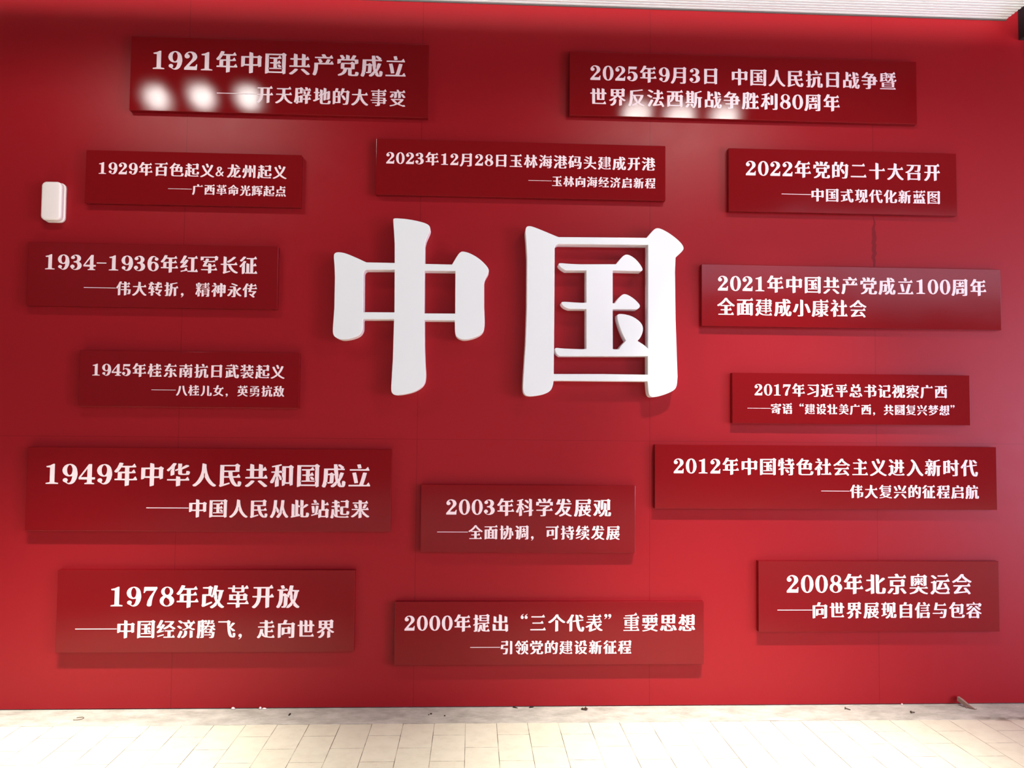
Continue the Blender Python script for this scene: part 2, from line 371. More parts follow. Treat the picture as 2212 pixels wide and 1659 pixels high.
# ------------------------------------------------------------------ lettering: heavy serif outlines
# character: (advance in ems, closed outlines as x, y pairs in 1/200 em from the origin on the baseline)
OUTLINES = {
    '&': (0.74, [[41,2,29,4,19,9,13,16,8,28,10,38,15,48,36,67,36,75,25,96,24,106,30,120,41,128,58,130,71,129,79,125,85,119,89,111,91,103,86,89,69,72,70,63,83,43,94,64,114,64,109,52,98,36,98,29,115,4,96,4,82,21,61,6,52,3],
     [42,13,47,13,55,17,67,29,67,37,53,54,50,61,37,48,32,38,33,23,36,18],
     [54,79,59,80,66,91,68,97,68,112,64,117,58,120,55,120,51,117,47,109,47,96]]),
    '-': (0.55, [[8,69,6,71,6,76,8,79,99,79,102,77,102,71,100,69]]),
    '0': (0.655, [[64,-2,54,0,43,5,34,12,25,23,14,49,11,83,16,113,30,138,38,146,49,152,59,155,71,156,84,154,94,149,102,142,111,131,122,105,126,70,119,39,106,16,95,6,86,1,74,-2],
     [66,7,75,9,83,20,89,41,91,66,91,98,85,127,78,142,69,147,60,143,52,131,47,109,45,88,46,56,50,32,56,15]]),
    '1': (0.655, [[20,0,18,2,20,8,46,13,49,15,49,124,47,127,23,128,20,137,49,143,73,155,83,155,84,152,84,15,87,13,112,8,113,1,109,0]]),
    '2': (0.655, [[14,0,12,2,13,16,65,77,77,95,81,109,79,122,75,133,69,141,60,146,55,147,47,145,36,135,50,128,57,117,54,106,44,98,31,96,18,103,13,116,16,128,27,143,44,153,66,156,86,152,102,144,112,131,117,115,116,103,107,87,69,53,51,30,94,29,105,33,111,48,119,48,116,1,112,0]]),
    '3': (0.655, [[56,-2,38,2,23,10,12,21,5,34,14,48,22,52,31,53,43,46,49,34,47,27,43,21,29,15,32,11,44,6,55,7,65,12,73,22,77,33,78,44,72,63,63,73,39,76,37,79,37,84,43,88,62,91,70,99,74,116,70,134,63,142,56,146,47,147,39,145,38,143,48,134,50,125,45,115,34,110,26,110,13,115,11,126,16,137,32,148,48,154,65,156,80,153,91,148,101,139,107,131,110,119,108,106,102,95,90,84,106,72,113,64,117,54,118,41,113,24,99,9,78,0]]),
    '4': (0.655, [[51,0,49,2,50,7,69,13,69,35,7,36,5,39,5,51,80,154,102,155,104,152,104,55,106,53,127,53,129,49,128,37,104,35,104,14,106,12,123,7,124,1,120,0],
     [23,53,70,54,70,120,24,57]]),
    '5': (0.655, [[56,-2,39,2,27,8,11,22,7,33,10,43,19,50,30,52,39,49,47,40,49,30,43,21,32,13,40,8,50,7,60,10,69,18,75,32,78,44,77,57,74,70,67,80,59,87,50,90,41,89,32,84,25,74,19,76,22,153,26,154,109,154,110,150,104,127,35,126,32,125,32,95,58,101,71,100,86,96,97,90,107,80,114,70,118,57,118,46,116,34,104,15,96,9,83,2,70,-2]]),
    '6': (0.655, [[64,-2,41,6,31,12,23,22,16,38,11,64,10,82,15,111,28,136,39,146,48,152,69,156,84,153,100,142,113,137,119,129,119,120,115,114,108,109,100,108,91,110,85,116,82,124,90,139,81,146,73,146,64,140,58,130,51,112,49,94,78,96,92,92,102,87,111,80,118,70,123,56,124,45,118,25,107,12,88,1],
     [68,6,75,8,83,15,88,24,91,41,90,57,86,72,78,82,70,86,63,84,56,77,51,67,48,51,49,35,52,22,59,12]]),
    '7': (0.655, [[56,-1,45,3,41,11,47,42,65,79,96,123,93,124,39,124,29,120,22,106,14,106,18,152,22,154,120,154,122,142,101,105,88,72,82,46,78,8,69,0]]),
    '8': (0.655, [[63,-2,44,2,26,13,15,27,11,46,14,57,19,68,39,84,28,96,22,108,21,119,25,133,33,143,45,151,56,155,71,156,84,154,96,149,104,143,112,132,116,120,115,108,110,97,98,84,114,72,120,64,124,54,126,41,120,24,106,9,85,0],
     [65,5,75,7,84,13,89,22,92,33,89,36,87,48,82,57,61,71,54,67,46,58,42,46,40,34,43,23,49,14,57,8],
     [67,90,75,91,82,96,88,105,91,116,91,126,86,138,80,146,70,150,62,148,56,143,51,134,48,123,49,112,52,102,59,94]]),
    '9': (0.655, [[65,-2,52,2,36,12,24,17,17,25,17,34,22,41,29,45,37,46,45,44,51,38,54,30,47,15,55,8,64,8,72,14,79,24,85,42,88,60,59,58,44,62,34,67,26,74,18,84,13,98,12,109,17,126,29,142,47,152,70,156,82,154,95,149,105,142,114,132,121,116,126,90,127,72,121,43,108,18,98,8,88,2,77,-1],
     [65,68,73,70,80,76,85,86,88,103,88,119,83,134,76,144,67,148,60,146,54,139,49,129,46,113,47,97,50,84,56,74]]),
    '—': (1, [[0,75,-2,81,1,83,199,83,201,82,202,80,202,76,199,75]]),
    '“': (1, [[129,119,122,123,117,129,116,138,117,145,121,153,127,161,145,172,146,168,135,160,131,153,140,149,145,145,148,138,147,130,140,121],
     [171,119,164,123,159,129,158,138,159,145,163,153,169,161,187,172,188,168,177,160,173,153,182,149,187,145,190,138,189,130,182,121]]),
    '”': (1, [[13,117,12,121,23,129,27,136,18,140,13,145,10,151,11,159,14,165,19,169,31,169,37,165,41,159,42,150,40,143,31,128],
     [55,117,54,121,65,129,69,136,60,140,55,145,52,151,53,159,56,165,61,169,73,169,79,165,83,159,84,150,82,143,73,128]]),
    '三': (1, [[19,0,18,2,18,10,20,12,152,13,169,30,172,29,178,14,182,10,182,2,180,0],
     [42,70,40,73,41,80,42,81,128,82,144,99,147,98,154,83,157,79,157,71,155,70],
     [30,135,29,137,29,144,31,147,142,147,159,165,162,163,168,149,172,145,172,137,170,135]]),
    '与': (1, [[123,-12,102,-11,98,-1,101,0,129,-1,135,4,143,29,149,76,146,77,31,78,49,162,76,160,74,142,75,139,142,139,158,157,161,155,168,141,171,138,171,129,169,128,74,127,71,126,64,93,65,89,177,88,180,87,174,32,169,11,165,0,159,-7,152,-11],
     [18,35,16,36,16,43,18,46,105,46,122,64,125,62,131,48,135,44,135,36,133,35]]),
    '世': (1, [[37,-1,36,2,35,103,33,105,17,105,15,108,16,116,35,118,36,160,43,161,65,154,66,119,69,117,84,118,85,165,91,165,113,158,114,119,116,117,133,118,134,163,141,163,163,157,164,122,174,124,179,117,184,116,185,108,183,105,164,104,163,42,85,42,84,103,82,105,67,105,66,102,66,12,69,10,150,10,165,27,167,28,170,26,176,12,180,9,179,-1],
     [115,53,133,54,134,102,132,105,114,104,114,56]]),
    '东': (1, [[79,-13,75,-1,91,0,93,2,93,68,56,69,41,67,32,68,29,79,44,99,58,127,56,128,21,129,20,139,65,140,76,166,79,167,94,167,106,162,99,144,101,140,149,140,164,157,168,157,175,142,179,139,178,129,92,128,66,86,66,83,67,81,93,82,94,109,99,110,123,103,125,81,142,81,155,97,158,99,161,97,167,83,171,79,171,71,169,70,124,69,123,50,121,45,123,36,123,4,121,-5,113,-11],
     [24,-6,16,1,15,3,33,24,47,50,57,50,74,47,74,43,63,24,42,-4,39,-6],
     [162,-3,130,39,128,46,133,50,151,50,172,26,187,5,187,2,178,-3]]),
    '个': (1, [[86,-14,84,-11,85,105,86,107,89,107,113,101,115,99,115,-5,113,-8],
     [17,77,9,87,9,89,32,103,56,121,75,141,92,165,95,166,109,166,119,162,117,151,131,135,155,113,192,88,185,77,167,78,143,94,120,113,105,128,104,138,100,142,97,139,97,130,94,126,62,96,33,77]]),
    '中': (1, [[86,-14,84,-12,83,50,42,51,38,44,23,39,17,40,17,127,18,130,20,130,83,131,84,165,88,166,114,159,116,131,149,131,166,141,186,129,188,125,183,115,183,47,162,40,159,41,159,49,157,51,116,50,115,-7,92,-14],
     [48,63,83,64,83,118,48,118,47,66],
     [116,63,152,64,152,118,116,118,115,66]]),
    '主': (1, [[18,-7,16,-4,16,2,18,4,82,4,84,7,84,56,35,57,33,60,33,66,35,68,84,69,84,114,82,115,26,115,25,117,25,126,99,127,99,130,96,134,72,158,81,165,96,165,111,153,128,136,123,130,124,127,146,127,160,143,165,143,172,128,175,125,174,115,118,115,116,114,116,69,138,68,152,84,155,86,157,84,164,70,167,67,168,60,165,57,116,56,116,6,118,4,155,4,170,21,173,22,175,20,181,6,185,3,184,-7]]),
    '义': (1, [[169,-14,139,-1,118,12,104,23,103,31,100,33,97,31,96,24,93,21,62,1,31,-14,13,-13,9,-4,48,16,67,29,82,42,81,45,66,65,47,95,32,127,28,139,39,143,55,143,71,107,96,67,97,57,101,53,104,56,105,67,119,88,131,112,146,151,162,152,175,147,166,122,153,93,136,67,119,44,123,38,147,19,165,8,190,-3,190,-5,184,-14],
     [95,117,78,161,79,163,88,167,104,166,121,124,120,121,110,117]]),
    '习': (1, [[118,-12,115,-11,114,-2,138,-1,142,4,145,12,148,50,151,55,151,63,149,67,150,139,147,140,30,141,28,143,29,152,145,152,163,163,167,161,185,148,185,144,180,137,178,42,175,10,172,0,167,-7,160,-11],
     [24,14,20,23,21,26,128,64,144,64,144,54,140,51,41,14],
     [92,73,45,112,45,114,50,119,69,120,114,84,114,81,107,73]]),
    '书': (1, [[78,-14,77,-12,76,65,18,66,17,68,17,74,19,77,76,78,76,119,31,120,29,122,29,129,31,131,76,132,77,164,81,166,106,159,108,132,159,131,164,123,164,79,189,77,190,74,187,40,183,20,178,10,169,6,128,6,125,15,127,17,148,16,152,19,157,39,159,65,108,65,107,-7,85,-14],
     [108,78,134,79,134,117,133,120,107,119,107,80],
     [170,125,166,131,159,132,135,152,135,154,140,160,157,160,189,136,189,133,183,125]]),
    '争': (1, [[63,-14,59,-6,60,-3,79,-3,83,-1,83,30,81,31,34,31,32,33,32,40,35,41,82,42,83,67,80,68,15,69,14,70,14,77,16,79,82,79,83,103,43,104,40,109,32,104,25,104,16,113,44,138,65,167,74,167,86,164,81,153,83,150,142,150,149,145,149,143,131,119,131,115,135,115,152,125,173,112,174,107,169,100,169,87,176,87,182,80,186,78,187,70,169,67,167,31,115,30,114,0,112,-6,108,-10,103,-12,86,-14],
     [115,42,138,42,138,68,115,68,114,44],
     [115,79,138,80,138,103,115,103,114,82],
     [59,115,96,115,109,130,113,138,111,139,77,139,58,119]]),
    '事': (1, [[67,-15,63,-8,64,-6,80,-5,84,-4,84,15,32,16,31,18,31,23,33,24,90,25,90,42,17,43,15,44,15,50,17,51,90,52,90,68,33,69,32,75,34,76,90,77,91,91,88,94,32,94,31,123,32,126,34,126,89,127,91,129,91,140,88,141,20,141,18,143,18,149,21,150,89,151,91,153,91,165,94,166,107,166,108,152,110,151,152,151,167,167,171,168,182,149,181,141,111,141,109,140,108,138,108,128,111,127,136,127,152,137,159,135,176,122,175,118,171,112,170,95,110,94,108,92,108,80,110,77,173,76,174,53,185,51,186,48,185,43,174,41,173,14,152,7,150,8,149,14,148,16,116,16,115,14,114,-4,109,-11,104,-13,86,-15],
     [109,25,148,25,149,41,147,42,109,42,108,28],
     [109,52,148,52,149,67,147,68,109,68,108,55],
     [55,102,90,102,91,117,88,118,55,118,54,105],
     [109,102,145,102,146,114,140,118,109,118,108,115]]),
    '二': (1, [[18,6,16,7,16,17,18,19,155,20,171,37,174,36,180,21,184,17,184,7,182,6],
     [33,125,32,126,32,135,34,138,139,138,155,156,158,154,164,140,168,136,168,126,166,125]]),
    '产': (1, [[17,-15,8,-6,15,10,20,31,22,53,22,90,24,91,63,92,63,97,51,120,51,122,60,126,74,126,77,124,91,101,82,96,76,94,75,92,77,92,112,92,129,125,143,125,156,120,143,96,144,92,152,92,166,108,171,108,177,93,181,90,181,82,179,80,53,79,51,37,43,3,33,-15],
     [28,131,26,134,26,141,28,142,88,143,89,147,81,163,99,166,109,165,124,143,147,143,161,159,165,160,173,144,176,140,176,133,174,131]]),
    '京': (1, [[70,-15,65,-14,62,-4,82,-3,85,0,85,53,83,55,35,56,35,110,133,111,151,121,172,108,173,103,168,95,167,56,117,54,116,0,114,-8,104,-13],
     [162,-9,129,32,130,34,137,39,154,39,186,0,186,-2,177,-9],
     [19,-8,12,-1,12,1,27,17,43,39,58,39,69,35,69,32,59,18,36,-7],
     [65,66,136,66,137,68,137,99,134,100,65,100,64,69],
     [19,130,18,133,18,140,19,141,86,142,87,146,79,163,90,168,106,167,121,142,154,142,170,159,173,158,179,143,183,139,183,132,180,130]]),
    '人': (1, [[19,-13,10,-3,33,14,50,34,66,63,74,85,80,110,84,165,91,166,114,159,115,134,119,110,124,90,135,61,141,48,155,29,172,11,190,-1,191,-3,184,-13,169,-13,151,-2,136,12,117,36,106,56,104,63,104,84,100,94,97,84,97,60,86,38,75,22,62,8,36,-12]]),
    '从': (1, [[20,-14,9,-4,26,25,38,63,44,110,48,161,51,162,77,161,78,156,74,99,98,63,101,44,95,35,83,35,73,54,69,74,64,80,62,73,66,53,54,16,36,-13],
     [82,-13,71,-3,81,9,96,34,102,35,108,44,106,62,115,110,119,161,126,162,149,161,149,151,144,98,147,82,155,57,166,31,175,18,191,-1,184,-11,181,-12,167,-12,158,-3,146,13,135,33,134,56,130,65,127,55,127,33,117,12,98,-13]]),
    '代': (1, [[166,-14,147,-11,138,-5,128,9,118,31,114,46,107,91,73,87,69,88,68,96,69,98,104,104,101,160,102,163,108,163,129,156,131,151,134,107,180,113,184,112,184,102,138,96,136,94,139,72,146,40,162,2,166,1,168,2,166,12,169,34,184,35,195,27,191,4,185,-9,179,-14],
     [38,-14,36,-11,36,71,44,90,44,97,42,98,38,92,27,72,11,72,5,84,34,120,57,164,74,164,85,159,67,123,66,100,61,96,62,88,66,85,66,-6,57,-10],
     [163,125,138,153,136,157,140,161,159,161,186,134,186,131,178,125]]),
    '会': (1, [[162,-14,150,2,66,-6,38,-10,29,-10,25,2,48,24,68,52,66,54,24,55,22,56,22,65,25,66,149,66,164,83,168,83,175,68,179,65,178,55,104,54,67,8,69,7,133,12,133,17,116,38,125,43,140,43,160,23,181,-5,180,-8,172,-14],
     [18,88,11,97,11,99,33,112,56,128,76,146,94,166,109,166,119,162,117,152,131,138,160,117,191,101,184,90,170,90,155,97,151,103,146,106,145,104,146,95,143,94,57,94,55,95,56,102,55,104,28,89],
     [69,105,133,105,136,107,106,132,104,141,101,144,97,141,96,132,69,109]]),
    '伟': (1, [[33,-14,31,-11,31,71,35,76,39,86,39,94,37,94,34,90,26,74,15,74,8,87,30,121,50,164,66,165,77,162,70,141,72,140,106,140,107,164,108,166,136,159,137,142,138,140,151,140,165,156,169,156,176,141,180,138,179,129,138,128,137,106,138,104,145,104,159,120,162,121,171,105,174,102,174,94,137,92,137,68,139,66,190,65,187,26,182,7,174,3,147,3,146,12,154,12,157,19,161,53,159,55,138,55,137,52,136,-7,113,-14,107,-14,106,54,65,55,63,58,63,64,65,66,106,67,106,92,74,93,73,94,72,100,75,103,106,104,106,127,104,128,70,129,69,139,64,139,62,138,62,131,63,127,60,118,60,68,56,63,56,56,60,52,60,-6,57,-9]]),
    '传': (1, [[136,-14,89,26,96,32,105,32,123,21,124,24,122,29,141,52,141,56,78,57,77,59,86,93,63,95,61,96,62,105,91,107,96,132,71,133,71,142,73,143,100,144,105,164,107,165,127,163,124,147,125,144,148,144,164,161,167,160,174,145,177,142,177,134,176,133,128,132,121,110,122,106,157,106,173,123,176,122,182,107,186,104,186,96,184,95,120,94,117,93,111,72,112,68,171,68,180,63,142,15,142,11,158,-3,159,-6,150,-14],
     [31,-14,29,-11,29,72,37,88,37,95,35,96,31,90,23,74,10,75,4,87,28,121,49,165,58,165,74,163,76,162,76,159,70,145,64,142,63,131,58,120,58,107,54,103,54,96,58,92,58,-6,55,-8]]),
    '信': (1, [[32,-15,30,-12,31,72,38,87,38,97,37,97,32,90,25,75,13,76,7,88,27,119,47,165,56,165,71,163,73,160,64,134,58,133,57,127,60,120,59,-7,56,-9],
     [69,-14,68,-11,68,44,69,47,144,47,161,58,166,56,184,43,183,39,179,32,178,-5,177,-8,159,-14,157,-13,156,-8,154,-7,91,-7,74,-14],
     [97,3,149,4,149,37,96,37,95,6],
     [78,67,76,70,78,76,141,77,155,95,79,96,77,97,77,104,140,105,155,123,66,124,64,125,65,133,154,134,169,150,174,150,181,135,184,132,184,125,159,123,170,103,169,96,159,95,170,75,169,68],
     [120,137,112,139,102,160,103,163,113,166,126,166,129,164,139,143,129,138]]),
    '儿': (1, [[16,-14,8,-4,18,4,29,17,40,39,44,53,47,80,47,157,53,158,75,152,77,149,77,81,74,54,69,36,57,11,44,-4,31,-14],
     [138,-12,127,-11,123,-9,119,-4,117,5,116,155,118,158,144,152,146,150,147,6,148,1,151,-1,157,-1,162,3,166,40,182,40,193,35,194,32,191,5,188,-5,183,-10,178,-12]]),
    '光': (1, [[15,-14,9,-4,32,9,40,17,48,27,55,49,59,76,57,79,17,79,16,89,18,90,84,91,85,166,91,166,114,159,115,91,155,90,170,107,175,106,181,92,185,89,184,80,138,78,138,4,141,-3,159,-2,163,8,165,30,181,30,193,23,190,0,184,-11,177,-13,132,-14,119,-13,113,-10,109,-3,108,8,108,77,106,79,93,79,90,77,86,53,81,34,69,11,59,1,45,-8,30,-14],
     [48,105,27,151,28,153,37,156,54,155,66,133,75,112,74,109,64,105],
     [135,106,127,109,126,111,147,158,162,159,175,154,175,152,168,136,152,107]]),
    '党': (1, [[23,-14,18,-4,42,8,50,13,60,26,65,41,64,45,42,47,42,86,45,90,46,98,120,99,137,110,160,95,161,97,158,100,157,116,156,118,45,118,43,117,42,100,38,95,20,89,14,89,13,92,14,128,48,130,47,135,34,156,34,159,42,163,59,163,76,139,68,133,68,130,81,129,84,131,85,166,91,166,113,160,115,158,115,131,120,129,125,132,142,164,157,164,169,160,169,157,155,134,154,130,187,128,188,97,186,95,167,89,163,89,160,92,158,88,158,47,133,44,133,4,134,0,137,-1,158,-1,162,4,164,22,179,23,192,16,191,3,187,-7,179,-12,166,-13,129,-13,110,-10,106,-7,104,-1,103,43,102,45,99,45,96,44,90,25,86,16,71,2,47,-10],
     [73,57,127,57,128,87,125,88,73,88,71,60]]),
    '入': (1, [[20,-13,10,-2,34,16,46,29,63,56,73,78,79,98,83,120,74,133,56,152,63,162,78,162,98,144,113,123,146,58,158,37,174,18,191,4,192,1,187,-12,172,-12,157,-2,144,11,125,38,110,69,107,90,103,98,101,91,101,69,90,46,73,21,61,7,37,-12]]),
    '全': (1, [[21,-9,20,-6,20,0,21,1,81,2,84,3,84,37,46,38,44,41,44,46,45,48,84,49,84,82,43,83,42,94,37,91,35,85,31,83,15,82,7,92,36,111,56,127,73,145,91,168,106,168,116,164,117,156,141,131,164,112,193,92,186,81,170,81,166,84,164,91,159,94,158,83,118,82,116,80,116,49,130,49,143,64,147,66,149,64,156,49,159,47,159,41,157,38,116,37,116,2,152,2,166,18,169,19,171,18,178,3,181,0,180,-9],
     [54,93,145,93,148,95,105,134,103,145,100,148,97,145,97,137,94,133,78,116,54,97]]),
    '八': (1, [[16,-13,7,-3,28,24,40,52,48,85,56,146,66,147,85,146,86,143,85,127,78,84,65,38,56,19,46,4,32,-12],
     [168,-13,149,7,136,30,126,54,114,104,109,146,110,151,135,152,138,150,143,106,155,59,165,35,177,15,193,-3,184,-13]]),
    '共': (1, [[22,-14,15,-8,14,-5,39,13,60,35,76,36,87,31,85,26,72,12,44,-11,37,-14],
     [160,-14,112,28,112,31,121,36,137,35,180,0,186,-6,185,-8,175,-14],
     [16,51,15,53,16,62,51,63,51,111,23,113,22,121,24,124,50,125,52,164,59,164,81,157,83,124,118,125,119,162,120,164,123,164,148,157,150,125,164,141,167,142,169,140,176,126,179,123,178,113,149,111,149,64,151,62,158,63,171,79,175,79,183,64,186,61,185,51],
     [83,62,118,63,118,112,82,112,82,65]]),
    '兴': (1, [[163,-13,117,37,116,39,125,44,141,44,180,5,188,-4,188,-7,178,-13],
     [19,-13,11,-5,11,-3,37,21,55,44,72,45,83,40,82,36,68,18,42,-8,35,-13],
     [17,59,16,61,16,67,18,70,155,70,171,88,174,86,184,67,184,60,182,59],
     [131,80,121,83,120,85,138,117,157,157,166,158,186,154,186,151,173,124,148,81,145,80],
     [39,88,28,113,12,142,13,144,22,148,39,147,52,125,66,96,65,93,55,88],
     [87,101,67,158,68,160,78,163,95,162,107,133,115,108,114,105,103,101]]),
    '军': (1, [[93,-14,92,-12,90,18,23,19,20,20,20,28,22,29,88,30,91,31,91,57,59,57,40,55,38,57,35,65,44,80,54,101,53,104,40,105,39,113,60,115,68,137,70,139,88,138,97,135,92,118,93,115,132,115,148,122,155,115,160,114,161,107,160,105,158,104,86,104,69,73,69,69,91,69,92,89,93,91,120,85,122,70,124,68,137,69,151,85,154,85,163,69,166,67,166,59,122,57,122,31,124,30,152,30,168,47,171,46,178,31,181,28,181,20,180,19,123,18,121,-7],
     [15,119,13,122,13,156,15,158,152,159,170,169,175,167,192,154,187,144,186,126,163,119,159,119,157,121,157,146,155,148,46,148,43,146,42,126]]),
    '出': (1, [[159,-14,157,-12,157,-4,155,-3,19,-2,18,63,20,66,29,65,50,59,51,10,82,10,84,12,84,81,28,83,28,148,34,148,57,141,58,96,60,94,84,95,84,163,85,166,93,166,115,159,116,97,117,94,143,95,144,148,150,148,173,141,173,83,118,82,116,80,116,13,117,10,150,10,151,66,158,66,181,59,181,-6,164,-14]]),
    '利': (1, [[134,-14,131,-3,152,-2,155,2,155,160,156,162,161,162,183,156,185,154,184,-1,181,-8,174,-13],
     [49,-14,47,-11,47,29,55,56,54,68,48,57,40,29,29,15,12,14,6,25,30,61,44,92,42,95,16,96,15,105,45,107,47,109,47,138,49,141,19,137,16,145,58,155,93,165,100,158,101,156,76,147,77,110,79,109,91,123,95,124,103,108,106,105,106,97,104,96,78,95,77,79,102,55,106,48,106,44,103,37,88,37,84,42,76,57,70,63,69,57,77,40,77,-6,74,-8],
     [112,36,111,37,113,47,110,56,110,92,113,97,113,103,110,109,110,140,111,142,114,142,136,136,139,134,139,45,136,42]]),
    '勇': (1, [[24,-15,19,-5,39,-1,54,7,67,16,74,26,72,28,27,29,26,31,27,37,85,38,87,39,90,49,102,49,105,48,104,40,106,38,175,37,178,36,171,1,166,-9,160,-12,119,-12,118,-3,135,-4,140,-1,144,11,146,27,144,28,109,28,106,28,98,16,90,7,74,-3,61,-8],
     [27,52,26,55,26,119,109,120,110,122,107,124,62,134,64,138,70,140,103,134,128,144,130,147,127,149,31,149,29,151,29,157,161,158,168,153,167,151,157,145,124,130,135,125,137,120,173,112,174,61,172,58,153,52,151,53,150,63,148,64,109,64,107,56,95,55,92,56,91,63,90,64,51,64,49,64,46,58],
     [49,72,90,72,91,87,89,88,49,88,48,75],
     [109,72,149,72,150,87,148,88,109,88,108,75],
     [49,96,90,96,91,111,89,112,49,112,48,99],
     [109,96,149,96,150,111,148,112,109,112,108,99]]),
    '包': (1, [[78,-10,48,-7,40,-1,37,4,36,12,36,88,42,99,43,104,38,103,32,92,29,91,17,91,8,100,35,130,56,167,75,166,83,163,75,143,76,140,142,140,158,150,163,149,182,134,177,124,174,69,171,47,168,38,161,33,127,31,125,33,124,40,125,42,138,43,142,49,145,82,146,128,67,128,49,106,51,105,93,105,111,115,133,100,128,89,127,49,66,47,65,12,69,4,75,1,152,1,160,8,165,25,172,26,193,20,188,1,182,-6,174,-9,152,-10],
     [66,59,97,59,97,93,66,93,65,62]]),
    '化': (1, [[39,-14,38,-11,38,73,45,91,45,99,44,99,39,92,30,76,16,76,9,88,36,123,57,166,73,166,85,161,68,124,68,55,62,45,68,34,68,-6,59,-10],
     [123,-11,104,-8,100,-4,97,2,95,12,95,40,102,47,102,51,78,36,72,37,69,45,75,54,95,69,95,160,97,163,123,157,126,155,126,103,118,86,119,82,125,87,133,102,160,137,176,137,187,129,163,98,126,63,126,11,127,5,131,1,156,2,161,12,164,43,179,44,193,35,192,16,188,1,181,-7,174,-10]]),
    '北': (1, [[61,-12,59,-10,59,21,66,29,66,31,60,29,50,21,27,11,12,11,7,22,59,45,59,102,19,104,18,105,18,113,20,115,58,116,59,161,60,163,63,163,87,157,89,154,89,-3,87,-6],
     [131,-10,117,-9,112,-7,107,-2,105,5,104,159,106,162,113,162,134,155,134,113,127,101,127,97,133,101,142,112,165,132,181,132,189,121,170,106,135,83,135,13,136,6,139,2,159,2,164,12,167,42,182,43,196,35,194,16,191,1,187,-5,178,-9]]),
    '十': (1, [[86,-14,85,-12,84,79,17,80,16,81,16,88,16,91,18,91,84,92,85,164,86,166,89,166,116,159,117,92,156,92,170,108,173,109,176,107,182,93,185,90,186,83,185,80,183,80,117,79,116,-7,95,-13]]),
    '华': (1, [[86,-14,85,-12,84,31,17,32,15,34,16,42,83,43,85,65,87,66,114,60,116,45,118,43,155,43,170,60,175,59,181,45,185,42,184,32,117,31,115,-7],
     [42,69,41,72,41,106,48,116,48,120,46,120,27,103,18,104,11,113,37,137,60,166,75,167,85,163,85,160,71,138,70,117,68,113,70,103,70,77,48,69],
     [121,75,106,77,99,83,98,106,104,112,79,105,77,106,75,112,76,115,97,125,98,163,127,163,127,140,120,132,121,130,158,153,175,152,182,145,181,142,160,131,128,117,128,90,132,85,156,85,160,90,162,106,177,106,189,100,188,89,184,80,178,76,165,75]]),
    '协': (1, [[31,-14,29,-11,29,106,27,108,15,109,14,116,15,119,29,121,29,164,30,166,33,166,58,159,59,121,60,120,69,119,71,112,70,109,60,108,59,106,58,71,53,45,58,36,58,7,52,-9],
     [65,-14,60,-8,60,-4,89,44,98,68,102,87,100,93,100,116,77,117,75,121,75,127,100,129,102,164,108,164,128,158,130,156,131,129,136,129,153,139,175,125,174,120,170,114,169,92,181,92,183,91,195,40,177,36,171,37,168,73,164,88,166,92,162,91,161,88,161,77,163,38,166,33,164,9,161,-2,156,-8,150,-11,117,-12,111,-11,109,-1,129,-1,132,3,135,12,138,45,140,114,139,117,132,117,130,114,128,85,125,67,113,32,93,1,79,-13],
     [66,38,60,46,71,92,81,93,94,91,95,86,91,68,80,40,77,38]]),
    '南': (1, [[22,-14,20,-11,20,110,23,111,83,111,84,133,81,135,18,136,17,138,17,146,89,147,90,149,91,165,94,166,108,166,110,147,153,147,168,163,173,163,180,148,183,145,183,136,117,135,116,114,118,111,145,111,163,122,185,107,185,103,180,96,180,-1,177,-9,169,-13,133,-14,131,-13,128,-6,130,-4,149,-4,150,22,155,26,155,32,150,36,150,55,152,63,150,68,149,100,53,100,51,98,50,68,49,63,50,55,50,35,46,33,45,31,46,25,50,22,50,-6,41,-10],
     [86,-10,85,-8,84,23,52,25,53,33,82,34,84,36,84,56,56,58,57,66,74,66,76,68,69,71,61,91,69,94,85,93,95,74,87,70,81,69,80,67,99,66,103,68,115,94,131,94,139,92,141,89,130,68,132,66,145,65,145,58,115,56,114,36,115,34,120,34,133,50,137,51,148,32,148,25,115,24,113,-3]]),
    '反': (1, [[22,-15,11,-6,21,16,27,45,30,84,31,149,100,155,154,164,159,163,166,156,158,153,113,145,62,140,61,108,64,106,163,106,172,102,166,83,156,61,132,26,134,23,146,15,179,-1,179,-4,175,-11,171,-12,158,-11,139,-3,118,8,116,15,113,17,110,15,108,8,90,-2,64,-13,53,-13,48,-4,51,0,76,13,92,24,94,27,72,60,66,72,63,92,59,94,56,92,60,70,58,54,49,11,46,3,42,-2,42,-7,38,-14],
     [112,36,116,38,117,48,132,74,139,89,138,94,91,94,88,93,94,74,109,48,109,39]]),
    '发': (1, [[59,-15,53,-6,54,-3,86,13,96,20,97,23,82,43,81,56,78,61,74,56,73,41,60,26,38,6,31,2,16,2,8,10,8,12,29,30,46,51,61,76,71,106,71,109,68,110,48,109,27,106,25,108,23,118,32,133,41,161,70,158,58,123,60,121,73,121,76,125,84,166,94,167,113,165,114,161,108,122,179,121,181,120,181,111,179,110,105,109,97,87,100,85,161,86,170,82,168,74,160,55,136,21,148,12,184,-4,184,-6,178,-15,157,-12,125,3,121,6,119,11,116,13,114,11,112,5,93,-5,73,-13],
     [116,30,120,33,120,42,132,60,136,72,134,73,96,73,96,68,112,42,113,33],
     [149,130,127,157,134,163,151,163,172,138,172,136,164,130]]),
    '变': (1, [[23,-15,18,-7,19,-4,59,5,77,15,76,18,52,38,39,55,31,57,31,66,157,67,166,62,164,56,153,42,142,31,124,18,123,14,138,5,157,0,161,0,168,4,172,3,177,-3,183,-5,182,-12,180,-14,154,-15,150,-10,125,-3,100,8,63,-6],
     [98,21,103,22,105,28,122,43,130,52,130,55,71,55,71,52,74,48,96,28],
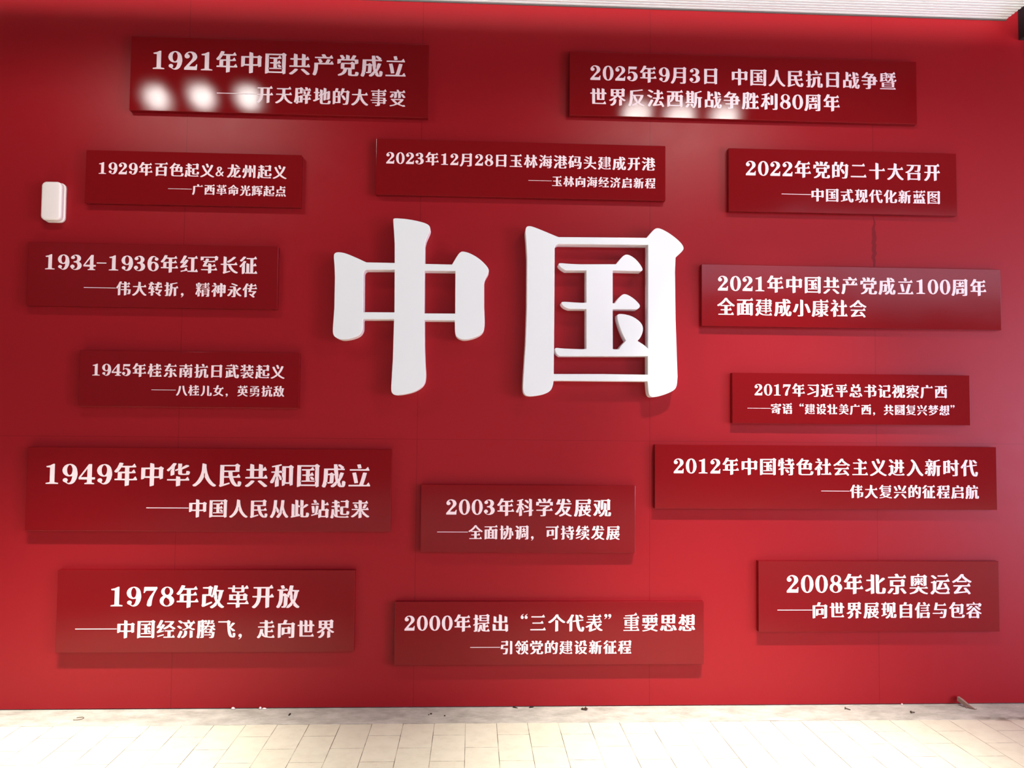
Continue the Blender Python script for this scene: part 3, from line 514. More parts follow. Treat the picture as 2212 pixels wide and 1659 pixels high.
     [65,75,64,77,64,99,69,120,64,123,63,135,20,136,19,138,19,145,94,146,95,150,89,165,102,168,109,167,121,146,151,146,166,163,171,163,178,148,181,145,181,136,136,134,136,124,130,118,136,102,135,82,113,75,107,76,106,134,104,135,96,135,94,133,93,83,71,75],
     [27,81,18,89,30,105,40,123,51,124,61,121,57,100,45,84,41,81],
     [160,81,143,104,137,117,141,123,155,122,184,89,183,86,175,81]]),
    '召': (1, [[34,-14,32,-11,33,65,15,65,9,74,35,86,53,101,66,120,73,140,70,142,26,143,25,145,25,153,176,153,174,123,170,97,166,87,160,81,136,78,112,80,111,90,133,89,138,93,143,112,145,140,143,142,106,142,104,141,94,113,83,97,62,79,38,66,136,66,152,76,157,75,176,61,171,50,170,-8,150,-15,148,-14,147,-7,145,-6,59,-6,40,-14],
     [64,5,140,6,140,54,63,54,62,8]]),
    '可': (1, [[111,-14,107,-1,133,-1,138,3,138,139,135,140,18,141,16,142,16,151,19,152,155,153,170,169,173,170,181,154,185,151,185,143,184,141,170,140,169,138,168,5,167,-3,163,-9,155,-12],
     [30,20,28,23,29,107,86,108,103,119,125,105,125,100,121,93,120,37,53,36,50,26],
     [59,48,90,48,90,96,59,96,58,51]]),
    '向': (1, [[19,-14,18,-11,18,131,68,132,80,166,88,167,112,163,101,136,102,132,149,132,166,143,188,129,188,124,184,116,183,1,179,-10,173,-12,132,-14,130,-13,127,-4,129,-2,151,-2,153,0,153,120,50,120,47,118,47,-6,43,-9],
     [57,13,55,16,56,90,110,91,127,101,149,87,149,82,145,75,144,28,80,27,77,19],
     [86,38,115,39,115,80,85,80,84,41]]),
    '启': (1, [[17,-14,8,-5,18,16,24,42,27,74,28,137,90,138,91,142,82,163,107,166,111,164,120,144,119,142,113,140,113,138,142,138,159,149,181,135,182,130,177,123,175,85,58,84,56,62,50,59,48,31,43,4,33,-14],
     [52,-13,51,-11,51,4,58,60,145,61,163,71,167,70,185,57,185,52,180,45,180,-4,178,-7,158,-13,156,-12,156,-2,154,-1,76,-1,74,-1,72,-7],
     [81,10,148,10,149,13,149,48,146,50,81,49,80,13],
     [59,96,145,96,146,99,146,126,143,127,59,127,58,124]]),
    '周': (1, [[17,-15,7,-6,18,18,25,54,27,156,143,157,161,168,183,154,184,149,179,141,178,1,175,-9,169,-12,152,-14,131,-14,128,-13,127,-3,145,-3,148,-1,150,14,150,54,144,46,142,11,82,11,77,6,63,0,58,1,57,30,60,60,109,61,126,71,150,56,149,79,154,81,154,84,154,89,149,92,149,110,150,118,149,124,148,145,59,146,57,144,56,123,53,119,53,114,56,110,56,90,50,90,49,88,50,81,56,80,56,77,55,62,52,58,49,24,40,-1,33,-14],
     [87,20,116,21,116,51,87,51,86,23],
     [56,80,56,90,84,90,86,92,85,112,61,113,60,121,91,122,93,137,96,139,108,138,109,123,114,122,128,138,133,138,143,120,143,114,116,112,116,92,119,91,132,107,136,107,147,89,147,81]]),
    '命': (1, [[101,-14,99,-11,100,16,101,21,100,77,94,68,93,19,47,18,44,7,25,1,23,4,24,83,60,84,77,94,100,79,103,83,144,84,161,94,182,81,183,76,178,68,178,26,175,18,167,14,135,14,133,23,146,24,148,25,148,71,146,73,130,73,129,70,129,26,125,22,129,11,129,-7,110,-13],
     [53,29,64,29,66,30,66,70,65,73,54,73,52,71,52,31],
     [15,96,8,105,9,108,33,118,55,131,73,146,94,168,110,168,117,162,118,154,134,139,154,125,181,112,185,108,178,97,169,97,147,106,143,112,138,115,137,113,138,104,135,103,62,103,61,105,62,113,61,114,32,99,23,96],
     [74,114,125,114,127,116,105,135,104,145,100,147,97,144,96,136,73,118]]),
    '和': (1, [[47,-14,45,-11,45,28,53,57,52,71,46,59,38,29,29,16,12,15,6,26,25,57,41,93,39,96,16,97,15,106,43,108,45,110,45,142,22,139,20,141,19,148,90,164,96,157,96,155,74,147,75,112,76,110,88,115,96,108,98,110,99,148,148,148,166,159,187,145,188,140,183,132,182,3,162,-4,160,-2,158,11,123,11,121,10,120,1,104,-5,99,-5,98,38,102,42,105,51,98,69,98,95,96,96,77,96,75,95,75,88,91,69,98,50,94,40,82,41,74,64,67,72,67,64,74,39,74,-6,71,-8],
     [129,23,151,23,153,24,153,133,151,136,130,136,128,135,127,26],
     [101,97,106,98,105,107,100,106]]),
    '国': (1, [[17,-14,15,-11,16,157,150,158,168,168,190,154,190,149,185,142,184,-8,164,-15,161,-13,161,-6,159,-5,41,-5,36,-9],
     [46,7,154,7,155,26,159,29,159,34,155,40,156,48,154,57,155,113,156,123,154,146,46,146,44,123,45,113,45,40,42,36,42,31,45,26],
     [50,28,49,31,50,37,82,38,84,41,84,74,57,75,55,78,56,83,57,84,84,85,84,115,52,116,51,126,119,127,134,143,138,144,145,128,149,125,149,117,114,115,114,87,116,86,129,101,133,102,144,83,144,76,115,74,109,63,113,53,114,38,150,37,152,36,151,29],
     [128,43,121,52,117,62,117,65,120,68,135,67,149,50,149,47,144,43]]),
    '图': (1, [[16,-14,15,-11,15,157,150,158,168,168,190,154,190,149,186,142,185,-8,165,-14,163,-14,162,-7,160,-6,40,-6,22,-14],
     [45,5,155,5,156,58,160,62,163,68,157,72,156,74,156,112,157,120,156,125,155,146,45,146,44,111,37,99,44,90,44,73,36,66,38,60,44,57,44,7],
     [133,14,94,25,61,31,60,33,63,38,67,39,116,29,139,22,136,15],
     [119,42,79,56,78,59,81,63,85,63,122,51,126,49,126,47,123,42],
     [47,59,45,61,43,68,81,86,80,89,70,98,72,103,70,105,54,92,48,93,44,99,51,110,64,123,76,140,86,140,94,137,90,127,92,124,145,124,150,122,150,118,147,112,123,89,122,86,127,82,156,70,153,61,128,68,101,80,75,67],
     [100,92,104,93,105,100,116,110,117,115,86,115,86,110,97,100,98,94]]),
    '圆': (1, [[16,-14,14,-11,15,158,151,159,169,169,191,155,191,150,186,143,185,-8,166,-14,163,-14,162,-8,160,-7,40,-7,21,-14],
     [45,3,155,3,156,9,160,11,162,18,156,27,156,37,159,42,158,81,152,73,152,48,150,45,132,39,126,40,125,75,124,78,76,78,74,76,73,45,54,38,49,38,48,41,48,84,49,87,117,87,135,98,158,83,159,85,156,89,156,129,150,121,149,104,148,102,53,102,50,104,51,135,115,136,132,147,156,131,155,148,44,148,43,90,41,84,41,41,43,36,43,25,42,22,37,19,40,12,43,10],
     [141,10,106,29,105,33,108,39,106,40,102,40,98,35,97,27,74,16,49,11,44,19,71,32,80,39,85,50,87,68,113,69,115,67,115,59,111,41,122,38,147,26,155,19,152,10],
     [72,110,126,110,127,111,127,121,119,127,73,127,71,125]]),
    '地': (1, [[109,-10,91,-8,85,-5,82,0,79,11,79,38,85,46,84,54,79,57,79,72,87,79,85,80,73,74,67,74,64,84,67,88,79,94,79,105,82,110,82,117,79,121,80,148,86,148,108,140,108,111,101,103,101,100,107,103,116,111,117,164,118,166,122,166,146,159,146,125,139,120,139,118,161,128,167,132,177,132,185,129,185,62,183,49,178,42,161,39,148,40,147,48,153,49,155,56,157,105,164,114,163,115,158,113,147,103,146,50,140,47,141,40,145,37,124,30,118,30,117,33,117,86,125,96,123,97,117,94,108,85,108,15,109,5,117,1,156,1,163,8,167,29,182,29,193,24,194,21,190,2,185,-5,180,-8,162,-10],
     [12,18,7,30,29,39,30,43,30,105,29,107,14,108,14,117,15,118,30,120,31,162,32,164,37,164,59,157,60,120,73,118,75,116,74,108,60,106,60,89,57,84,60,72,60,55,52,48,74,55,77,54,78,46,71,39,30,19]]),
    '壮': (1, [[47,-14,45,-12,45,29,52,41,52,45,47,42,38,30,28,23,12,24,7,34,45,60,45,95,52,102,53,105,45,136,45,165,52,166,74,159,74,102,76,100,114,100,115,165,121,166,143,159,145,100,158,100,171,116,175,117,177,115,183,101,187,98,187,91,185,88,145,87,145,5,147,4,153,4,167,20,170,21,178,5,182,2,182,-7,179,-8,78,-7,79,3,114,5,114,85,112,88,77,88,74,85,74,6,71,2,70,-8,52,-14],
     [67,88,73,89,72,99,66,98],
     [28,97,9,134,10,136,19,140,33,140,36,139,40,130,46,105,41,97]]),
    '复': (1, [[18,-14,14,-6,16,-4,57,2,78,8,76,13,58,26,60,31,57,34,35,17,26,18,20,25,41,42,59,62,57,65,41,66,39,67,39,106,45,121,40,121,33,109,30,108,17,108,10,117,33,141,48,165,58,166,68,163,63,150,64,148,66,147,146,147,161,164,166,164,176,146,175,138,62,137,49,123,52,122,134,122,152,132,174,118,174,113,170,106,169,66,85,65,76,52,78,50,160,49,165,45,163,41,148,27,128,13,127,8,160,0,169,5,173,5,178,-1,184,-3,183,-11,179,-13,155,-13,152,-10,128,-5,101,4,62,-8],
     [100,16,103,16,106,21,126,35,128,40,76,40,77,36,97,21],
     [63,74,144,74,145,76,145,88,142,90,64,90,62,87],
     [63,97,143,97,145,99,145,108,139,113,64,113,62,111]]),
    '大': (1, [[19,-14,10,-3,36,14,47,25,57,38,71,65,79,94,77,96,19,97,17,99,18,108,81,110,84,130,85,164,87,166,115,159,113,114,114,109,154,109,168,126,173,126,179,111,183,108,183,97,122,96,120,93,132,62,148,35,168,13,190,-2,183,-13,165,-13,145,1,130,15,114,37,105,52,104,75,100,83,97,73,97,52,86,33,75,17,58,2,36,-13]]),
    '天': (1, [[17,-14,10,-3,37,13,58,31,72,53,79,75,77,77,20,78,18,79,18,88,21,90,81,90,82,91,83,103,83,138,26,139,25,141,25,150,145,151,160,168,164,168,171,152,175,150,174,139,115,138,113,92,116,90,153,90,168,106,173,106,179,91,183,88,182,78,121,77,118,74,131,47,147,26,169,8,191,-3,186,-13,168,-13,146,-3,132,8,116,24,105,39,104,57,100,64,97,57,97,40,85,24,74,12,52,-3,33,-13]]),
    '头': (1, [[25,-13,19,-4,52,13,63,22,79,39,88,61,86,63,18,64,16,65,16,74,19,75,92,76,95,95,97,124,102,135,98,143,98,163,126,164,127,131,123,76,155,75,169,91,172,93,174,91,181,77,184,74,185,66,182,64,121,63,112,42,124,42,143,31,176,9,188,-1,188,-3,181,-11,164,-11,143,7,111,28,108,34,111,42,107,42,105,41,101,35,102,29,101,26,81,8,51,-8],
     [60,88,41,101,22,112,21,114,25,119,28,121,43,120,66,110,82,99,83,96,76,88],
     [77,126,57,139,38,149,41,156,44,157,59,157,90,142,95,135,92,126]]),
    '奥': (1, [[176,-15,145,-9,122,2,106,16,104,29,101,34,97,29,97,16,82,3,60,-7,20,-14,16,-5,34,0,56,10,68,20,76,34,74,36,18,36,16,38,16,45,19,46,86,46,90,57,93,58,106,58,106,48,108,46,156,46,169,53,173,54,179,47,184,45,183,36,126,36,124,33,129,25,143,13,164,1,184,-4,179,-14],
     [30,58,28,61,28,146,29,149,84,149,91,166,94,167,107,164,104,153,105,149,138,149,155,160,159,158,177,145,177,141,172,134,172,67,171,64,149,58,143,59,143,63,147,65,149,70,143,81,143,93,148,95,149,99,148,102,143,104,143,114,146,125,143,130,142,139,60,139,57,138,57,129,53,125,57,112,57,103,51,102,50,100,51,95,57,94,57,79,50,68,52,62,57,59],
     [60,61,57,69,75,93,73,94,57,94,57,102,85,103,91,111,86,129,87,132,93,132,110,126,107,111,114,103,142,102,141,95,115,94,113,89,107,88,106,83,110,75,109,73,93,67,87,68,93,81,92,87,87,82,77,66,70,61],
     [128,64,121,70,112,82,114,88,125,88,136,80,141,72,142,69,139,64],
     [74,106,67,107,65,111,60,124,64,128,77,128,80,127,84,111,81,107],
     [121,106,117,107,114,111,119,129,135,129,139,124,135,114,130,107]]),
    '女': (1, [[159,-14,114,15,111,21,107,23,105,21,105,16,98,11,80,1,59,-6,24,-12,21,-11,17,-2,18,0,40,5,61,15,83,29,81,33,34,55,53,99,54,105,19,106,17,108,17,117,18,118,61,119,78,168,107,165,94,123,95,119,154,119,171,136,174,135,180,120,184,117,183,106,155,104,143,65,126,36,128,32,165,11,184,-2,175,-14],
     [103,41,105,43,102,49,112,66,118,83,123,101,122,105,87,105,70,63,71,59,94,48]]),
    '学': (1, [[63,-14,58,-5,59,-3,81,-3,84,-1,84,42,18,43,17,44,17,52,19,53,83,54,85,68,113,83,116,87,113,88,50,89,48,91,49,98,149,99,157,95,157,92,144,82,116,65,115,55,117,54,155,54,169,70,172,71,174,70,181,55,184,52,184,43,116,42,115,40,114,-1,111,-8,106,-11,89,-13],
     [16,97,14,99,15,133,44,135,43,139,31,159,40,164,55,164,59,161,72,141,70,138,63,136,64,134,89,134,91,135,91,138,80,164,90,168,106,168,114,155,120,141,118,139,109,136,108,134,123,134,128,136,145,164,162,165,173,160,158,138,158,134,185,133,187,132,187,99,186,97,160,97,158,101,157,121,154,123,45,122,44,120,43,101,41,97]]),
    '容': (1, [[42,-14,40,-12,40,32,47,39,48,41,23,30,15,31,9,40,33,52,55,68,74,85,91,107,107,107,115,103,117,95,142,71,162,58,190,43,184,33,177,33,155,44,153,43,153,41,160,34,160,-11,159,-14,138,-14,134,-8,66,-8,64,-9,61,-14],
     [71,3,129,3,130,5,130,38,127,39,71,39,70,6],
     [73,50,129,50,132,52,105,75,104,85,100,88,97,84,96,75,72,54],
     [26,79,19,86,19,89,45,108,60,124,76,125,87,121,82,113,69,100,49,84,41,79],
     [157,79,112,117,112,119,118,124,134,124,173,95,180,89,179,86,172,79],
     [16,115,15,117,15,147,92,148,93,152,89,164,100,168,104,166,114,148,151,148,169,159,191,143,190,139,186,134,185,122,162,115,156,116,155,135,154,137,47,138,44,136,43,121]]),
    '寄': (1, [[118,-14,115,-5,131,-4,134,-1,133,62,17,63,17,72,37,73,36,83,53,87,66,95,76,103,80,110,77,112,41,112,40,115,41,120,39,121,35,121,32,118,14,118,13,121,14,150,91,151,93,154,91,164,103,167,106,166,113,151,153,151,170,161,175,160,193,147,192,142,188,136,186,118,168,118,165,121,161,121,159,120,161,115,159,112,107,112,103,110,104,105,119,102,152,90,165,84,165,79,173,80,179,74,184,71,183,63,166,62,164,61,164,0,161,-9,154,-13],
     [34,-4,32,-1,32,45,33,47,89,48,106,58,111,56,129,43,128,39,124,33,122,7,57,6,53,2],
     [63,15,94,16,94,38,62,38,62,18],
     [55,73,144,73,147,74,101,94,96,98,79,85,54,76,53,75],
     [43,122,90,122,92,123,93,131,97,132,108,132,108,123,110,122,133,122,148,129,157,122,158,139,155,140,44,140,42,138]]),
    '察': (1, [[74,-13,71,-4,84,-4,87,-2,86,35,37,36,36,38,35,46,31,46,27,43,15,43,10,51,38,67,37,71,28,81,29,84,36,86,42,86,54,75,57,76,56,86,50,94,54,101,48,101,44,97,42,92,36,86,28,84,16,84,11,92,33,110,51,132,69,131,67,123,69,120,93,121,92,129,108,132,111,131,116,120,158,120,165,122,164,136,159,140,37,140,35,138,34,123,14,123,12,125,12,148,15,150,92,150,93,153,89,164,101,167,104,166,114,150,153,150,169,160,175,159,192,147,193,142,188,136,187,129,170,122,177,117,178,114,155,82,154,79,163,72,185,61,186,59,180,50,171,49,142,62,139,69,134,73,133,65,131,64,71,64,69,65,69,71,67,71,63,66,64,62,41,48,41,46,162,46,165,44,165,38,163,36,117,35,115,22,116,-2,114,-8,107,-12],
     [20,-11,14,-4,14,-1,34,11,53,27,69,28,79,24,66,10,40,-9,35,-11],
     [164,-9,124,19,122,22,124,26,128,28,143,28,186,1,186,-2,180,-9],
     [83,74,119,74,121,75,121,79,105,98,104,115,100,120,95,120,98,116,98,99,82,78],
     [137,87,140,89,140,99,145,110,129,111,128,108,133,99,133,90],
     [72,92,74,95,71,100,75,111,65,112,56,102,62,100]]),
    '小': (1, [[63,-14,58,-5,59,-2,80,-2,84,-1,85,3,86,161,87,163,92,163,114,157,116,155,116,0,112,-8,105,-12],
     [167,26,152,70,132,112,133,114,143,118,158,118,161,116,179,80,194,39,195,33,193,31,182,26],
     [19,29,7,37,16,52,25,73,37,115,47,116,66,114,66,108,59,81,43,42,34,29]]),
    '展': (1, [[17,-14,7,-7,16,18,23,55,26,156,145,157,163,168,185,154,185,149,181,142,179,114,58,113,55,111,55,92,58,90,79,91,80,107,82,108,95,108,96,92,99,90,129,90,130,107,133,108,146,108,147,92,149,90,163,107,168,107,175,92,178,89,178,82,176,80,154,79,153,57,156,57,170,73,173,73,185,55,185,47,131,46,129,43,136,30,134,24,136,22,163,42,171,42,178,36,178,34,154,18,153,15,154,13,160,8,183,-4,184,-6,179,-14,168,-14,150,-7,135,1,130,5,128,11,124,12,122,11,123,4,121,2,67,-14,58,-14,54,-5,60,8,60,43,59,46,55,46,52,44,45,13,34,-13,31,-14],
     [84,3,121,12,111,25,99,46,90,45,90,8],
     [45,46,48,48,47,56,45,53],
     [54,56,73,57,73,79,55,79],
     [103,56,123,57,123,79,103,79,102,59],
     [48,80,53,81,52,90,47,89],
     [56,124,149,124,150,126,150,145,147,147,57,147,55,144]]),
    '州': (1, [[20,-14,12,-4,28,19,38,47,46,84,49,112,49,114,43,117,43,161,44,163,49,163,71,157,73,155,73,116,66,111,65,108,70,58,62,27,56,13,47,-1,35,-14],
     [153,-12,152,-9,152,61,159,71,152,111,152,161,153,163,156,163,179,157,181,155,181,-2,179,-6],
     [98,0,96,2,96,59,103,69,96,113,96,155,97,158,100,158,124,152,126,150,126,117,120,113,118,109,126,68,126,9,124,6],
     [78,62,76,64,75,86,71,109,77,114,87,114,90,110,96,68,90,62],
     [16,62,7,68,15,88,22,116,31,117,41,114,42,112,41,96,34,64,31,62],
     [135,63,124,110,130,115,140,115,144,109,153,71,147,63]]),
    '平': (1, [[86,-14,85,-12,84,55,18,56,16,57,15,59,15,66,17,68,84,69,84,140,82,141,27,141,25,143,25,152,28,153,144,153,159,170,163,170,171,154,174,152,174,142,118,141,115,140,115,70,118,68,155,68,169,84,172,86,175,84,181,69,185,67,185,57,182,56,116,55,115,-7,93,-14],
     [131,81,123,84,122,86,139,128,149,129,167,126,168,124,165,115,148,82],
     [50,82,33,124,50,128,59,128,68,111,76,87,65,82]]),
    '年': (1, [[96,-14,94,-12,94,29,93,31,17,32,15,32,15,35,16,43,38,44,39,89,44,97,93,98,93,130,65,131,43,98,37,96,33,91,20,91,11,100,33,128,51,167,61,167,78,164,79,161,73,146,73,143,75,143,147,143,162,159,165,160,173,144,177,141,176,132,125,130,125,99,127,97,144,97,158,114,161,115,163,113,170,98,173,96,173,87,125,85,125,45,127,43,156,43,171,60,174,61,176,59,182,45,186,42,186,33,183,32,126,31,124,-7],
     [70,43,94,44,94,83,93,86,69,85,69,46]]),
    '广': (1, [[18,-16,8,-6,17,13,24,44,26,135,94,136,95,141,88,163,106,166,116,166,120,159,125,142,117,139,116,137,118,136,154,136,168,153,173,153,180,138,183,135,184,127,182,125,57,124,55,57,49,19,41,-4,34,-15]]),
    '康': (1, [[17,-14,7,-6,14,17,20,54,22,148,99,149,100,153,95,164,107,168,110,167,121,149,155,149,170,166,175,166,181,151,185,148,184,139,121,138,120,136,120,122,122,120,174,119,175,96,187,94,186,85,175,83,174,59,129,59,126,57,126,51,133,40,132,33,135,31,138,33,142,41,156,52,172,52,180,47,178,44,153,27,152,25,157,20,184,4,180,-4,169,-5,143,6,133,13,125,27,119,33,118,27,126,13,126,3,124,-7,119,-12,97,-14,79,-14,76,-13,75,-5,91,-5,95,-3,96,12,103,20,102,23,96,20,87,12,58,-1,43,-1,42,6,43,9,78,26,71,28,55,41,51,47,54,54,68,54,88,40,91,34,84,29,85,27,89,28,98,34,96,40,95,58,55,59,53,61,54,66,100,67,102,69,101,85,53,85,50,83,50,69,46,65,46,60,49,56,44,48,47,40,44,20,42,13,35,6,37,-5,32,-14],
     [121,67,151,67,152,84,121,85,120,70],
     [44,86,47,87,47,92,45,94,43,92],
     [52,94,101,95,102,109,101,111,57,112,55,113,55,116,57,119,101,120,101,138,51,138,50,121,48,115,50,110],
     [121,94,151,94,152,110,121,111,120,97]]),
    '建': (1, [[17,-14,9,-5,22,10,30,25,21,44,15,63,24,67,38,67,40,44,44,39,47,46,45,69,46,86,34,86,26,81,19,81,16,82,13,88,29,112,43,141,41,143,19,144,18,153,69,156,76,150,73,148,71,139,64,124,61,121,59,115,51,100,53,97,71,95,72,87,75,84,73,69,70,66,70,57,67,43,62,39,62,24,75,14,94,4,124,1,155,1,169,18,172,19,175,17,181,3,185,1,184,-7,179,-9,117,-9,92,-7,68,0,48,14,46,11,49,5,37,-10,31,-14],
     [115,12,114,13,112,31,71,32,68,33,70,40,113,42,112,59,79,59,76,61,78,67,113,68,113,85,80,86,78,92,81,95,112,95,113,112,111,113,69,114,67,115,67,121,70,122,113,123,113,138,112,140,81,141,79,143,81,149,113,150,115,166,129,166,130,151,132,150,144,150,159,160,163,160,184,145,178,134,178,124,184,122,184,117,184,114,178,112,178,87,165,85,175,66,175,61,173,58,183,39,183,33,180,32,131,31,129,12],
     [131,41,154,41,167,58,131,59,130,44],
     [131,68,147,68,160,85,131,86,130,71],
     [131,95,155,96,155,113,131,113,130,98],
     [131,123,155,123,155,136,149,140,131,140,130,126]]),
    '开': (1, [[21,-15,12,-5,29,10,42,28,49,48,52,68,50,70,16,71,15,81,51,82,53,85,53,141,23,142,23,153,149,154,164,170,168,170,175,155,179,152,179,144,177,142,150,141,150,84,152,82,156,83,170,99,173,99,181,84,185,81,185,73,183,71,150,69,149,-7,127,-14,120,-14,119,69,85,70,83,69,76,35,64,12,49,-5,37,-15],
     [85,82,117,82,119,83,120,139,118,142,86,142,84,141,84,85]]),
    '式': (1, [[163,-15,146,-12,137,-4,128,10,116,44,111,70,114,75,114,82,109,87,105,117,18,118,16,119,16,128,104,129,105,132,104,163,107,165,130,159,135,150,137,129,184,128,184,120,183,118,139,117,137,116,139,86,145,49,161,0,165,-2,168,-1,165,11,167,35,182,35,194,26,191,2,186,-9,178,-14],
     [22,-8,18,1,19,4,49,12,49,72,23,73,23,84,77,85,92,101,96,102,103,86,107,83,107,75,105,73,79,72,79,21,73,16,82,18,84,24,97,40,100,42,103,40,112,23,113,14],
     [158,135,142,151,139,156,138,160,142,165,157,164,181,144,180,141,174,135]]),
    '引': (1, [[146,-14,144,-11,144,161,145,164,149,164,172,158,174,156,174,-5,172,-8],
     [54,-13,50,-11,48,-1,73,-1,78,5,83,24,86,54,83,56,17,56,25,109,28,112,85,112,86,145,83,147,27,147,26,149,26,156,28,158,81,158,97,168,100,169,121,153,116,143,116,102,113,101,55,101,49,69,52,67,116,66,114,32,110,7,105,-5,96,-12]]),
    '征': (1, [[34,-14,32,-12,32,57,39,67,40,73,38,73,21,56,12,56,7,68,30,92,49,121,65,121,75,116,62,93,62,4,59,1,57,-9],
     [67,-9,66,-7,66,1,75,2,77,4,77,95,79,98,84,98,106,91,107,4,110,2,115,2,116,4,116,139,113,140,78,141,77,150,80,152,152,152,166,168,170,169,178,153,181,150,181,142,179,141,146,139,146,83,147,81,150,81,163,97,167,98,175,82,178,79,179,72,176,70,146,68,146,4,148,2,158,2,172,19,176,19,184,3,187,1,187,-8,184,-9],
     [16,116,10,126,29,144,45,165,61,166,72,161,71,158,58,142,35,119,30,116]]),
    '思': (1, [[83,-10,62,-8,55,-2,53,11,58,42,57,46,82,40,83,6,86,1,116,1,121,2,124,8,127,26,135,26,150,19,152,4,149,-4,143,-8,124,-10],
     [20,-4,10,3,20,23,28,47,46,47,51,42,46,14,43,7,36,-4],
     [163,-2,160,5,157,19,152,23,140,44,140,46,149,50,166,49,180,27,190,5,190,3,179,-2],
     [109,28,88,46,73,55,74,58,80,63,95,63,127,42,132,36,125,29],
     [28,71,26,74,26,154,27,157,137,158,155,168,160,167,178,154,177,149,173,142,172,74,171,71],
     [56,81,84,81,84,109,56,109,55,83],
     [116,81,142,81,142,109,115,109,115,83],
     [56,119,84,120,84,147,56,147,55,122],
     [116,119,142,120,142,147,115,147,115,122]]),
    '总': (1, [[84,-12,63,-11,57,-8,54,-4,52,12,56,39,52,43,53,46,58,46,81,39,82,4,86,-1,132,-1,136,3,138,17,140,18,157,12,157,-1,154,-7,149,-11,129,-12],
     [20,-3,9,3,17,20,24,42,34,43,48,41,45,14,38,0,34,-3],
     [167,0,164,13,159,16,143,41,151,48,167,47,181,28,191,9,191,6,182,0],
     [110,23,88,46,79,53,79,55,84,60,103,60,117,48,133,32,132,29,125,23],
     [35,66,34,68,34,125,63,126,65,128,61,140,50,159,50,161,59,165,76,164,93,136,91,133,79,128,80,126,83,126,106,127,127,166,142,166,154,161,138,128,140,126,167,125,167,66],
     [66,77,135,77,136,79,136,114,133,115,66,115,64,80]]),
    '想': (1, [[82,-10,61,-8,54,-3,52,11,55,38,80,32,81,7,85,1,121,1,124,6,126,20,129,23,136,23,152,16,153,7,152,1,148,-5,143,-9,124,-10],
     [20,-4,10,3,25,40,39,41,45,39,48,36,48,31,45,13,39,1,35,-4],
     [164,1,160,7,158,17,154,20,144,38,145,40,154,44,170,44,190,8,189,6,179,1],
     [102,19,79,46,85,53,96,54,94,57,94,77,99,80,101,88,94,103,94,126,100,127,101,130,100,136,94,137,94,155,97,156,148,156,164,167,169,166,188,151,183,140,183,56,180,55,101,54,125,27,117,19],
     [45,53,44,55,44,70,51,91,51,103,45,93,37,71,31,65,15,64,7,73,27,97,40,123,39,126,17,127,16,135,43,137,44,164,48,166,71,159,73,142,83,144,89,137,94,136,94,126,73,126,72,115,74,112,87,101,94,89,91,80,81,79,72,94,65,99,65,95,72,79,72,54],
     [124,64,153,64,153,85,124,85,123,66],
     [124,95,153,95,153,116,124,116,123,97],
     [124,125,153,126,153,146,124,146,123,128]]),
    '成': (1, [[18,-15,8,-6,17,20,21,44,24,132,100,133,101,136,100,164,102,166,128,166,125,159,131,150,131,137,133,133,154,133,156,134,155,137,138,151,133,157,133,161,136,165,150,165,178,146,179,143,174,134,175,133,185,132,184,121,135,121,132,120,136,82,133,56,135,50,140,57,143,81,151,102,159,102,179,98,169,70,148,31,159,2,163,0,166,1,163,12,166,35,181,36,192,28,190,5,184,-8,176,-12,151,-12,145,-11,136,-4,130,3,131,15,129,18,125,15,121,3,101,-12,85,-13,82,-12,76,-3,96,13,115,33,106,85,100,77,100,51,97,25,93,19,87,16,61,15,52,16,52,26,65,25,68,30,71,75,70,80,54,80,50,32,49,27,44,25,46,14,43,5,34,-15],
     [105,88,106,90,101,120,54,120,54,92,66,92,83,102]]),
    '战': (1, [[167,-14,157,-13,147,-7,142,1,144,12,142,16,138,12,134,1,120,-10,109,-10,104,-2,130,31,124,72,122,94,103,92,101,100,102,102,120,106,117,162,119,165,144,159,142,153,147,137,148,110,182,115,185,113,185,105,152,100,150,97,151,79,147,54,149,47,154,53,158,78,163,91,179,92,188,86,180,65,161,31,161,27,164,5,167,0,170,0,172,2,169,21,171,29,185,29,194,23,195,21,193,10,189,-4,184,-12,179,-14],
     [16,-10,15,-7,15,74,17,76,42,77,43,163,44,165,49,165,71,158,73,128,76,128,89,144,92,145,94,144,101,129,104,126,103,117,73,116,72,79,74,76,107,75,107,13,99,1,99,-10,85,-9,84,-1,83,0,40,1,37,0,35,-4],
     [44,12,77,12,77,65,44,65,43,15],
     [161,126,154,137,149,152,149,155,153,158,168,157,185,133,176,126]]),
    '抗': (1, [[68,-15,64,-11,64,-6,79,16,86,36,88,52,89,96,132,97,149,107,171,93,171,88,167,81,166,33,164,28,163,-1,166,-3,170,-1,172,30,184,30,194,23,193,-1,189,-9,184,-12,158,-13,147,-12,140,-8,137,3,137,84,135,85,121,85,118,83,117,52,115,34,107,11,95,-5,84,-15],
     [22,-13,19,-3,31,-3,33,-1,33,50,40,55,37,55,19,49,14,51,13,60,33,67,33,112,31,115,15,116,14,124,16,126,33,127,33,165,39,166,62,159,63,127,75,125,77,118,76,115,63,114,63,79,56,74,77,79,79,77,79,70,76,65,63,60,63,5,56,-10,52,-12],
     [81,120,78,128,80,131,157,131,174,149,177,147,183,133,187,129,187,122,185,120],
     [117,136,105,164,115,168,132,168,144,141,132,136]]),
    '折': (1, [[75,-14,69,-9,68,-5,78,28,83,64,90,71,88,80,84,83,84,113,88,116,89,118,89,125,84,128,84,148,132,156,171,165,177,156,176,154,113,140,114,100,157,100,174,118,177,116,183,102,187,99,186,89,164,88,162,87,162,-6,139,-13,133,-12,132,87,130,88,115,88,113,86,112,62,109,37,102,9,90,-13],
